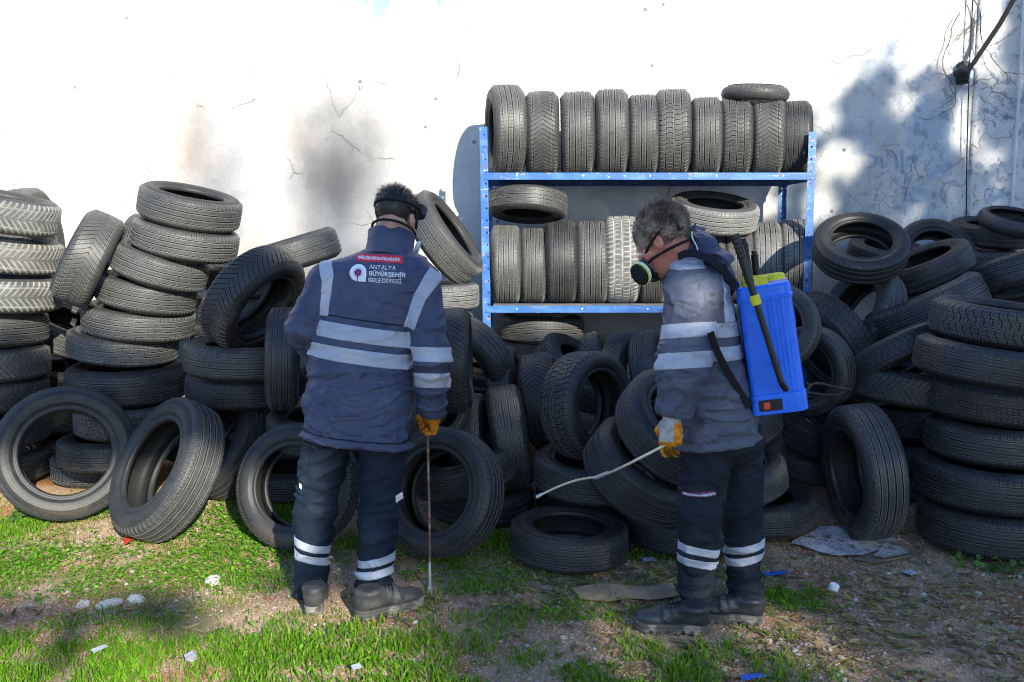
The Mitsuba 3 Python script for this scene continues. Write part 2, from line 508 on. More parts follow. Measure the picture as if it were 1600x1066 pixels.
cloth('navy_shell', (0.046, 0.056, 0.105), (0.062, 0.074, 0.130), 0.002, 0.2, 0.5)
cloth('blue_grey_shell', (0.070, 0.083, 0.122), (0.094, 0.106, 0.142), 0.002, 0.25, 0.5)  # paler, greyer blue than the navy cloth
cloth('navy_twill', (0.006, 0.012, 0.025), (0.010, 0.020, 0.036), 0.0012, 0.06)
cloth('black_twill', (0.007, 0.011, 0.019), (0.013, 0.018, 0.028), 0.0012, 0.06)
cloth('silver_tape', (0.36, 0.385, 0.46), (0.44, 0.46, 0.52), 0.0006, 0.0, 0.5)
plain('print_white', (0.78, 0.80, 0.84), 0.6)
plain('print_red', (0.62, 0.035, 0.075), 0.6)
plain('print_plum', (0.13, 0.02, 0.09), 0.6)
plain('print_magenta', (0.42, 0.05, 0.26), 0.6)


def skin_col(p, n, uv):
    k = fbm(p.x * 30, p.y * 30, p.z * 30)
    return mix((0.42, 0.215, 0.155), (0.52, 0.30, 0.225), k) * (0.92 + 0.16 * noise(p.x * 220, p.y * 220, p.z * 220))


bs('skin', {'type': 'principled', 'base_color': mikit.proc(skin_col), 'roughness': 0.5, 'specular': 0.4})
bs('ruddy_skin', {'type': 'principled', 'base_color': mikit.proc(lambda p, n, uv: skin_col(p, n, uv) * mi.Color3f(1.0, 0.72, 0.70)), 'roughness': 0.5, 'specular': 0.4})
plain('black_hair', (0.012, 0.009, 0.008), 0.45, 0.5)
bs('grey_hair', {'type': 'principled', 'base_color': mikit.proc(lambda p, n, uv: mix((0.11, 0.082, 0.060), (0.30, 0.24, 0.19), smoothstep(0.25, 0.75, fbm(p.x * 34, p.y * 34, p.z * 24)))), 'roughness': 0.5, 'specular': 0.4})
worn('orange_glove', (0.72, 0.27, 0.015), (0.50, 0.16, 0.01), 40, 0.5, 0.45, bump=0.0015, bscale=160)
worn('grey_glove', (0.42, 0.42, 0.42), (0.28, 0.28, 0.30), 40, 0.8, 0.3, bump=0.001, bscale=200)
worn('dusty_boot', (0.040, 0.040, 0.042), (0.085, 0.08, 0.075), 28, 0.55, 0.45, lo=0.3, hi=0.8)
worn('dark_boot', (0.018, 0.021, 0.028), (0.040, 0.043, 0.05), 22, 0.5, 0.45)
worn('boot_sole', (0.07, 0.067, 0.062), (0.22, 0.20, 0.175), 30, 0.85, 0.25)
plain('black_plastic', (0.012, 0.012, 0.013), 0.35, 0.5)
plain('black_webbing', (0.014, 0.015, 0.019), 0.8, 0.2)
bs('tank_blue', {'type': 'principled', 'base_color': mikit.proc(lambda p, n, uv: mix((0.006, 0.14, 0.80), (0.016, 0.18, 0.86), fbm(p.x * 12, p.y * 12, p.z * 12)) * (0.94 + 0.12 * noise(p.x * 150, p.y * 150, p.z * 60))), 'roughness': 0.32, 'specular': 0.5, 'clearcoat': 0.2})
plain('cap_yellow', (0.68, 0.62, 0.02), 0.4, 0.5)
plain('switch_red', (0.75, 0.07, 0.05), 0.35, 0.5, )
plain('lime', (0.62, 0.75, 0.06), 0.5)
plain('pale_grey', (0.62, 0.64, 0.66), 0.45)
worn('rust_rod', (0.16, 0.09, 0.06), (0.33, 0.25, 0.2), 35, 0.6, 0.4, 0.3)
plain('lance_brass', (0.78, 0.68, 0.48), 0.3, 0.5, 0.2)
plain('zinc', (0.55, 0.56, 0.58), 0.4, 0.5, 0.5)
plain('dark_iron', (0.018, 0.018, 0.02), 0.6, 0.4)
worn('twig_bark', (0.10, 0.08, 0.06), (0.22, 0.18, 0.14), 30, 0.9, 0.2)
worn('cardboard', (0.36, 0.25, 0.16), (0.27, 0.19, 0.13), 14, 0.9, 0.15)
worn('wet_card', (0.20, 0.15, 0.11), (0.30, 0.23, 0.17), 14, 0.9, 0.15)


def news_col(p, n, uv):
    c = mix((0.50, 0.50, 0.53), (0.38, 0.36, 0.36), fbm(p.x * 9, p.y * 9))
    row = smoothstep(0.25, 0.4, dr.abs(dr.sin((p.y + 0.3 * p.x) * 330)))
    ink = smoothstep(0.40, 0.55, noise(p.x * 260, p.y * 90, 3)) * row * smoothstep(0.38, 0.46, noise(p.x * 14, p.y * 14, 7))
    c = mix(c, (0.10, 0.10, 0.13), ink * 0.75)
    return mix(c, (0.12, 0.09, 0.07), smoothstep(0.56, 0.72, fbm(p.x * 24, p.y * 24, 9)) * 0.8)


bs('newsprint', {'type': 'principled', 'base_color': mikit.proc(news_col), 'roughness': 0.85, 'specular': 0.2})
worn('white_paper', (0.46, 0.48, 0.53), (0.33, 0.33, 0.34), 40, 0.7, 0.3)
plain('blue_film', (0.03, 0.12, 0.55), 0.35, 0.5)
plain('red_film', (0.62, 0.05, 0.04), 0.5, 0.4)
worn('river_stone', (0.46, 0.45, 0.44), (0.34, 0.31, 0.27), 30, 0.85, 0.25)
# ------------------------------------------------------------------ the setting
def axis_lines(lo, hi, step, far):
    a = list(np.arange(lo, hi + 1e-6, step))
    k, out_lo, out_hi = step, [], []
    x = lo
    while x > -far:
        k *= 1.5
        x -= k
        out_lo.append(x)
    k, x = step, hi
    while x < far:
        k *= 1.5
        x += k
        out_hi.append(x)
    return np.array(out_lo[::-1] + a + out_hi)


gx, gy = axis_lines(-4.2, 4.8, 0.03, 70), axis_lines(2.3, 6.6, 0.03, 70)
GX, GY = np.meshgrid(gx, gy, indexing='ij')
gv = np.stack([GX, GY, ground_z(GX, GY)], -1).reshape(-1, 3)
k = put('ground', trimesh.Trimesh(gv, grid_faces(len(gx), len(gy), False), process=False), 'soil', smooth=True)
tag(k, 'bare earth and gravel yard in front of the wall', kind='structure')

WY = 6.45
wall = thing('plaster_wall', 'tall white plastered wall with cracks and flaking turquoise paint behind the tyres', 'wall')
wm = trimesh.creation.box((24, 0.3, 5.2))
wm.apply_translation((0, WY + 0.15, 2.0))
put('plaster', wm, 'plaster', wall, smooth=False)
pm = bevel_box((0.62, 0.05, 4.8), 0.01)
pm.apply_translation((3.195+0.31, WY, 2.0))
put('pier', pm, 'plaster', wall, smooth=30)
ct = thing('conduit_pipe', 'thin pale vertical pipe on the wall at the right picture edge', 'pipe')
put('pipe', tube([(3.482, 6.395, -0.1), (3.482, 6.395, 4.3)], 0.011, 10), 'pale_grey', ct, smooth=50)
for z in (1.95, 2.75):
    b = bevel_box((0.05, 0.026, 0.018), 0.003)
    b.apply_translation((3.482, 6.412, z))
    put('clip', b, 'zinc', ct)

# the black bar that leans out of its bracket on the wall
st = thing('wall_bracket', 'black bar leaning out of a dark bracket on the wall at top right', 'bracket')
B0 = np.array((3.100,6.370,2.629))
put('bar', tube([B0 + [0.01, 0, 0.0], np.array((3.246,6.250,2.915)), np.array((3.309,6.100,3.153))], 0.016, 10), 'dark_iron', st, smooth=50)
cl = relax(nets(lambda p: smin(ell(p, B0 + [-0.03, 0, -0.01], (0.055, 0.045, 0.042)), rbox(p, B0 + [0.0, 0.05, 0.0], (0.028, 0.05, 0.075), 0.01), 0.02) + 0.012 * (meshkit.fbm(p * 40, 2) - 0.5), B0 - 0.14, B0 + 0.14, 0.006), 1)
put('clamp', cl, 'dark_iron', st, smooth=40)
for dx, dz, r in ((0.045, 0.022, 0.016), (0.022, -0.062, 0.012)):
    s = trimesh.creation.icosphere(2, r)
    s.apply_scale((1, 1, 1.3))
    s.apply_translation(B0 + [dx, -0.02, dz])
    put('insulator', s, 'pale_grey', st, smooth=True)

vn = thing('dry_creeper', 'bare dry creeper twigs hanging on the wall around the black bracket', 'creeper')
tw = []
r2 = np.random.default_rng(3)


def twig(p, d, n, step, r, depth):
    pts = [np.array(p, float)]
    d = np.array(d, float)
    for i in range(n):
        d = d + r2.normal(0, 0.22, 3) * [1, 0.3, 1]
        d /= np.linalg.norm(d)
        q = pts[-1] + d * step
        q[1] = np.clip(q[1], 6.28, 6.405)
        pts.append(q)
        if depth and r2.random() < 0.4:
            twig(q, d + r2.normal(0, 0.8, 3) * [1, 0.3, 1], n // 2, step * 0.8, r * 0.6, depth - 1)
    if len(pts) > 2:
        tw.append(tube(pts, np.linspace(r, r * 0.4, len(pts)), 5))


for (u0, u1) in (((3.140,6.400,3.109), (0.05, 0, -1)), ((3.049,6.400,3.024), (-0.4, 0, -1)), ((3.311,6.400,3.024), (-0.6, 0, -0.8)), ((3.159,6.400,2.856), (0.0, 0, -1)), ((3.498,6.400,2.813), (-0.7, 0, -0.7)), ((3.084,6.400,2.407), (-0.9, 0, -0.25)), ((3.198,6.400,2.342), (-0.5, 0, -0.9)), ((3.336,6.400,2.600), (-0.5, 0, -0.9))):
    twig(u0, u1, 12, 0.055, 0.0045, 2)
tag(put('stem', cat(tw[:40]), 'twig_bark', vn, smooth=40), 'thin bare twigs', kind='stuff')
cb = thing('hanging_cable', 'thin dark cable running down the wall along the pier', 'cable')
put('wire', tube([(3.140, 6.39, 3.9), (3.140-0.004, 6.40, 2.6), (3.185, 6.40, 1.4)], 0.004, 6, 14), 'dark_iron', cb, smooth=50)


# trees behind the camera: their crowns shade the yard, the low winter sun comes over and through them
def crown_mask(X, Z):
    """Where the row of crowns is closed, on the plane y = -8 seen along the sun (metres)."""
    n = meshkit.fbm(np.stack([X * 1.1, Z * 1.1, 0 * X], -1), 3, 2) - 0.5
    n2 = meshkit.fbm(np.stack([X * 3.3, Z * 3.3, 0 * X + 4], -1), 2, 6) - 0.5
    n3 = meshkit.fbm(np.stack([X * 7.5, Z * 7.5, 0 * X + 9], -1), 2, 16) - 0.5
    top = np.interp(X, [0.5, 2.0, 3.0, 3.6, 4.0, 4.4, 5.2, 6.3, 7.0, 7.6, 7.9, 8.12, 8.38, 8.7, 9.15, 9.4, 9.6, 10.6, 13], [6.6, 7.0, 7.05, 7.0, 7.5, 7.35, 7.25, 7.4, 7.55, 7.7, 8.6, 9.15, 9.65, 9.35, 9.15, 9.6, 10.9, 11.2, 11.0])
    body = (Z < top + (0.35 + 0.25 * (X > 7.7)) * n2 + 0.7 * (X > 7.7) * n3) & (Z > 4.0 + 0.7 * n)
    gap = (((X - 2.95) / 1.12) ** 4 + ((Z - 5.90) / 0.42) ** 4 < 1 + 1.0 * n2) | (((X - 4.05) / 0.62) ** 2 + ((Z - 5.44) / 0.12) ** 2 < 1 + 1.5 * n2)
    gap |= (X < 4.45) & (Z < 5.36 + 0.10 * n2) & (n2 > -0.2)
    for cx, cz, r in ((5.2, 6.62, 0.06), (5.36, 6.6, 0.09), (6.5, 6.2, 0.05), (6.07, 7.08, 0.07), (8.3, 8.85, 0.2), (8.25, 8.55, 0.13), (9.22, 9.0, 0.16), (9.9, 8.9, 0.12), (9.75, 9.9, 0.14), (4.72, 5.8, 0.14)):
        gap |= np.hypot(X - cx, Z - cz) < r * (1 + 1.5 * n2)
    loose = (np.hypot((X - 4.9) / 0.42, (Z - 8.85) / 0.5) < 1) | (np.hypot((X - 4.0) / 0.22, (Z - 8.8) / 0.42) < 1)
    return body & ~gap, loose


def in_gap(P):
    X, Z = P[:, 0] + 0.42 * (P[:, 1] + 8), P[:, 2] + 0.47 * (P[:, 1] + 8)
    return ((((X - 3.2) / 1.25) ** 2 + ((Z - 5.85) / 0.62) ** 2 < 1) | ((X > 2.0) & (X < 4.65) & (Z < 5.75) & (Z > 4.6))).any()


def leaf_quads(P, size, r):
    n = len(P)
    a = r.normal(size=(n, 3))
    a /= np.linalg.norm(a, axis=1, keepdims=True)
    b = np.cross(a, r.normal(size=(n, 3)))
    b /= np.linalg.norm(b, axis=1, keepdims=True)
    s = size * r.uniform(0.7, 1.3, (n, 1))
    a, b = a * s, b * s * 0.33
    v = np.stack([P - a, P + b, P + a, P - b], 1).reshape(-1, 3)
    i = np.arange(n)[:, None] * 4
    return trimesh.Trimesh(v, np.concatenate([i + [0, 1, 2], i + [0, 2, 3]]), process=False)


N = 250000
LX, LY, LZ = rng.uniform(-1, 14, N), rng.uniform(-9.4, -6.8, N), rng.uniform(3.4, 12.0, N)
PX, PZ = LX + 0.42 * (LY + 8), LZ + 0.47 * (LY + 8)
full, loose = crown_mask(PX, PZ)
thin = np.where((PX > 4.2) & (PX < 7.5) & (PZ < 5.75), 0.16 + 0.5 * (meshkit.fbm(np.stack([PX * 2.6, PZ * 2.6, 0 * PX], -1), 2, 77) > 0.52), 0.62)
thin = np.where((PX > 7.75) & (PZ > 8.0) & (meshkit.fbm(np.stack([PX * 3.4, PZ * 3.4, 0 * PX], -1), 2, 78) > np.where(PX > 9.3, 0.76, 0.66)), 0.03, thin)
keep = full & (rng.random(N) < thin)
LP = np.stack([LX, LY, LZ], 1)[keep]
mv = PX[keep] > 7.75                                       # the two trees at the right stand nearer the wall, along the same rays
LP[mv] += np.array([-0.42, 1.0, -0.47]) * 4.6
centres = np.array([1.5, 4.9, 7.0, 7.3, 9.9])
near_row = LP[:, 1] > -5.5
which = np.where(near_row, 3 + (LP[:, 0] > 8.6), np.abs(LP[:, :1] - centres[:3]).argmin(1))
names = ['leftmost', 'second', 'third', 'fourth, tallest', 'rightmost']
for i, cx in enumerate(centres):
    tr = thing('tree', 'broad leafy tree behind the photographer, %s of the row' % names[i], 'tree', 'row of trees behind the photographer')
    cy = -3.5 if i > 2 else -8.0
    limbs = [tube([(cx, cy, -0.1), (cx + 0.06, cy - 0.05, 2.0), (cx, cy, 3.8), (cx - 0.03, cy - 0.1, 5.2)], [0.2, 0.16, 0.12, 0.05], 10, 12)]
    for q in LP[which == i][:: max(1, (which == i).sum() // 14)]:
        h0 = min(3.2 + 0.4 * rng.random(), q[2] - 0.3)
        lm = tube([(cx, cy, h0), (0.5 * (cx + q[0]), cy - 0.05, 0.5 * (q[2] + h0) + 0.3), tuple(q)], [0.06, 0.04, 0.012], 6, 8)
        if not in_gap(lm.vertices):
            limbs.append(lm)
    put('trunk', cat(limbs), 'bark', tr, smooth=50)
    put('crown', leaf_quads(LP[which == i], 0.10, rng), 'crown_leaf', tr, smooth=False)
    if 'kind' not in labels.get(tr + '__crown', {}):
        labels[tr + '__crown'] = {'label': 'dense green crown', 'kind': 'stuff'}
# a thinner tree farther off, whose high twigs throw faint soft shade on the left of the wall
NB = 60000
far = np.stack([rng.uniform(8, 17, NB), rng.uniform(-23.5, -21.5, NB), rng.uniform(9, 18, NB)], 1)
t = far[:, 1] + 8
fx, fz = far[:, 0] + 0.42 * t, far[:, 2] + 0.47 * t
_, loose = crown_mask(fx, fz)
far = far[loose & (rng.random(NB) < np.where(fx < 4.4, 0.38, 0.42))]
tr = thing('tree', 'thin tall tree far behind the photographer', 'tree')
cx = float(far[:, 0].mean())
limbs = [tube([(cx, -22.5, -0.1), (cx, -22.5, 7), (cx, -22.5, 14)], [0.25, 0.18, 0.04], 10, 12)]
for q in far[:: max(1, len(far) // 12)]:
    limbs.append(tube([(cx, -22.5, 9 + 3 * rng.random()), (0.5 * (cx + q[0]), -22.4, q[2] - 0.6), tuple(q)], [0.05, 0.03, 0.01], 5, 8))
put('trunk', cat(limbs), 'bark', tr, smooth=50)
k = put('crown', leaf_quads(far, 0.08, rng), 'crown_leaf', tr, smooth=False)
labels[k] = {'label': 'thin sparse crown', 'kind': 'stuff'}

# ------------------------------------------------------------------ the blue rack
rack = thing('blue_rack', 'blue steel slotted angle rack holding two rows of tyres against the wall', 'rack')
XL, XR, YF, YB = -0.170, 1.874, 5.70, 6.24
ZT, ZM = 1.905, 1.08


def post(sx, sy, top, holes, dent=0.0):
    """L-section with a row of slots, the corner at the origin, opening towards sx, sy."""
    w, th = 0.048, 0.0035
    a = m3.Manifold.cube((w, th, top + 0.03)).translate((0, 0, -0.03))
    b = m3.Manifold.cube((th, w, top + 0.03)).translate((0, 0, -0.03))
    if holes:
        for z in np.arange(0.06, top - 0.03, 0.075):
            c = m3.Manifold.cylinder(0.03, 0.0065, 0.0065, 12, True)
            a = a - c.rotate((90, 0, 0)).translate((w * 0.55, 0, float(z)))
            b = b - c.rotate((0, 90, 0)).translate((0, w * 0.55, float(z)))
    m = (a + b).to_mesh()
    m = trimesh.Trimesh(m.vert_properties[:, :3], m.tri_verts, process=False)
    m.apply_scale((sx, sy, 1))
    if sx * sy < 0:
        m.invert()
    return m


for nm, x, y, sx, sy, top in (('post', XL, YF, 1, 1, 2.13), ('post', XR, YF, -1, 1, 2.10), ('post', XL - 0.01, YB, 1, -1, 2.06), ('post', XR - 0.02, YB, -1, -1, 2.06)):
    m = post(sx, sy, top, True)
    if y == YF and x == XL:
        v = m.vertices.copy()
        v[:, 0] -= 0.03 * np.clip((v[:, 2] - 1.2) / 0.9, 0, 1) ** 1.0
        v[:, 0] += 0.012 * np.exp(-((v[:, 2] - 1.86) / 0.05) ** 2)
        m.vertices = v
    m.apply_translation((x, y, 0.05))
    put('post', m, 'blue_steel', rack, smooth=20)
for z in (ZT, ZM, 0.27):
    lip = [bevel_box((XR - XL - 0.006, 0.004, 0.044), 0.0015)]
    lip[0].apply_translation(((XL + XR) / 2, YF - 0.0035, z - 0.024))
    put('shelf_lip', cat(lip), 'blue_steel', rack, smooth=20)
    back = bevel_box((XR - XL - 0.01, 0.004, 0.05), 0.0015)
    back.apply_translation(((XL + XR) / 2, YB + 0.004, z - 0.03))
    put('shelf_lip', back, 'blue_steel', rack, smooth=20)
    d = bevel_box((XR - XL - 0.1, YB - YF - 0.02, 0.006), 0.002)
    d.apply_translation(((XL + XR) / 2, (YF + YB) / 2, z - 0.006))
    put('shelf_deck', d, 'deck_steel', rack, smooth=20)
    for x in (XL + 0.006, XR - 0.008):
        e = bevel_box((0.004, YB - YF - 0.008, 0.045), 0.0015)
        e.apply_translation((x, (YF + YB) / 2, z - 0.028))
        put('side_rail', e, 'blue_steel', rack, smooth=20)
    for x in np.linspace(XL + 0.2, XR - 0.2, 5):
        b = trimesh.creation.cylinder(0.006, 0.004, sections=10)
        b.apply_transform(trimesh.transformations.rotation_matrix(math.pi / 2, (1, 0, 0)))
        b.apply_translation((x, YF - 0.0075, z - 0.02))
        put('bolt', b, 'zinc', rack, smooth=30)

# ------------------------------------------------------------------ tyres
R0, W0 = 0.30, 0.20
LEVEL = {'dark': 0.08, 'dim': 0.2, 'ash': 0.38, 'worn': 0.34, 'grey': 0.50, 'pale': 0.74, 'white': 0.9}


def tread_mesh(pat, level):
    """Outer running surface; uv = (dusty edge, dust level)."""
    wt = 0.86 * W0 / 2
    spec = {
        'rib': dict(g=[(-0.56, 0.085), (-0.19, 0.11), (0.19, 0.11), (0.56, 0.085)], np_=66, shear=lambda x: 0.02 * x, slots=lambda x: abs(x) > 0.63, gap=0.20, sd=0.005),
        'fine': dict(g=[(-0.6, 0.075), (-0.25, 0.10), (0.1, 0.10), (0.5, 0.08)], np_=84, shear=lambda x: 0.05 * x * x, slots=lambda x: abs(x) > 0.56 or (-0.2 < x < 0.06), gap=0.22, sd=0.004),
        'block': dict(g=[(-0.5, 0.09), (0.0, 0.08), (0.5, 0.09)], np_=54, shear=lambda x: 0.035 * math.sin(6 * x), slots=lambda x: abs(x) > 0.07, gap=0.26, sd=0.007),
        'vee': dict(g=[(-0.62, 0.06), (0.62, 0.06)], np_=58, shear=lambda x: 0.22 * (abs(x) ** 0.8), slots=lambda x: abs(x) > 0.04, gap=0.28, sd=0.007),
        'worn': dict(g=[(-0.5, 0.05), (0.0, 0.05), (0.5, 0.05)], np_=48, shear=lambda x: 0.0, slots=lambda x: abs(x) > 0.8, gap=0.1, sd=0.0012),
        'moto': dict(g=[], np_=40, shear=lambda x: 0.16 * x, slots=lambda x: 0.12 < abs(x) < 0.8, gap=0.24, sd=0.004),
    }[pat]
    LOW = 0.75 if level > 0.7 and pat in ('vee', 'block') else -1.0
    gd = 0.0025 if pat == 'worn' else 0.0068
    xs = [(s * q, 0.0, 0.0) for s in (-1, 1) for q in (1.0, 0.97, 0.92, 0.86, 0.8, 0.74)]
    for c, w in spec['g']:
        h = w / 2
        xs += [(c - h - 0.022, 0, 0.0), (c - h - 0.014, 0, 0.95), (c - h, 0, 0.95), (c - h + 0.012, 1, LOW), (c + h - 0.012, 1, LOW), (c + h, 0, 0.95), (c + h + 0.014, 0, 0.95), (c + h + 0.022, 0, 0.0)]
    for q in np.linspace(-0.7, 0.7, 15):
        if all(abs(q - c) > w / 2 + 0.03 for c, w in spec['g']):
            xs.append((q, 0, 0.0))
    xs = sorted(xs)
    NP, gap = spec['np_'], spec['gap']
    rows = [(0.0, 0, 0.7), (0.07, 0, 0.0), (0.5 - gap / 2, 0, 0.0), (1 - gap - 0.07, 0, 0.0), (1 - gap, 0, 0.7), (1 - gap * 0.8, 1, LOW), (1 - gap * 0.2, 1, LOW)]
    V, U = [], []
    jr = np.random.default_rng(len(pat))
    for i in range(NP):
        jit = jr.uniform(-0.08, 0.08)
        for (fr, sb, se) in rows:
            for (x, gb, ge) in xs:
                on = spec['slots'](x)
                depth = max(gd * gb, spec['sd'] * sb if on else 0)
                edge = (ge if gb else se if (sb and on) else max(ge, se if on else 0))
                a = 2 * math.pi * (i + fr + (jit if 0 < fr < 1 - gap else 0) * 0) / NP + spec['shear'](x)
                ax = abs(x)
                if pat == 'moto':
                    r = R0 - 0.062 * (1 - math.sqrt(max(0, 1 - (0.98 * ax) ** 2)))
                else:
                    r = R0 - 0.005 * ax * ax - 0.021 * max(0, (ax - 0.74) / 0.26) ** 2
                    if ax > 0.93:
                        depth *= 0.4
                r -= depth
                V.append((r * math.cos(a), r * math.sin(a), x * wt))
                U.append((edge, level))
    m = trimesh.Trimesh(np.array(V), grid_faces(NP * len(rows), len(xs))[:, ::-1], process=False)
    return m, np.array(U)


def side_profile(pat):
    wt, r1 = 0.86 * W0 / 2, (R0 - 0.026 if pat != 'moto' else R0 - 0.062 * (1 - math.sqrt(1 - 0.98 ** 2)))
    rb = R0 * (0.74 if pat == 'moto' else 0.625)
    h = W0 / 2
    pts = [(r1, wt), (r1 - 0.006, wt + 0.006)]
    for t in np.linspace(0.12, 0.92, 13):
        r = r1 + (rb + 0.012 - r1) * t
        x = wt * 0.98 + (h - wt) * 1.12 * math.sin(math.pi * min(1, t * 1.02)) ** 0.7 - 0.012 * t * t
        if pat != 'moto':
            x += {2: 0.0016, 3: -0.0004, 8: 0.0012, 9: 0.0022, 10: 0.0002}.get(int(round((t - 0.12) / 0.8 * 12)), 0)
        pts.append((r, x))
    xe = pts[-1][1]
    pts += [(rb + 0.012, xe + 0.004), (rb + 0.005, xe + 0.0035), (rb, xe - 0.003), (rb - 0.001, xe - 0.012), (rb + 0.002, xe - 0.022), (rb + 0.010, xe - 0.025)]
    return pts, rb, xe


def side_mesh(pat, level, s):
    pts, rb, xe = side_profile(pat)
    n = 120
    V = []
    for i in range(n):
        a = 2 * math.pi * i / n
        for j, (r, x) in enumerate(pts):
            x2 = x
            if j in (3, 4) and i % 2 and pat != 'moto':
                x2 += 0.0012
            if j in (6, 7, 8) and pat != 'moto' and (i % 40 < 13) and i % 2:
                x2 += 0.0011
            V.append((r * math.cos(a), r * math.sin(a), s * x2))
    f = grid_faces(n, len(pts))
    if s < 0:
        f = f[:, ::-1]
    return trimesh.Trimesh(np.array(V), f[:, ::-1], process=False), np.tile([0.0, level], (len(V), 1))


def liner_mesh(pat):
    pts, rb, xe = side_profile(pat)
    x0 = xe - 0.025
    prof = [(rb + 0.010, -x0), (rb + 0.03, -x0 - 0.006), (R0 - 0.075, -0.82 * W0 / 2), (R0 - 0.035, -0.74 * W0 / 2), (R0 - 0.019, -0.5 * W0 / 2), (R0 - 0.016, 0.0)]
    if pat == 'moto':
        prof = [(rb + 0.010, -x0), (rb + 0.03, -x0 - 0.004), (R0 - 0.03, -0.5 * W0 / 2), (R0 - 0.014, 0.0)]
    prof = prof + [(r, -x) for r, x in prof[-2::-1]]
    n = 64
    V = [(r * math.cos(2 * math.pi * i / n), r * math.sin(2 * math.pi * i / n), x) for i in range(n) for r, x in prof]
    return trimesh.Trimesh(np.array(V), grid_faces(n, len(prof)), process=False)


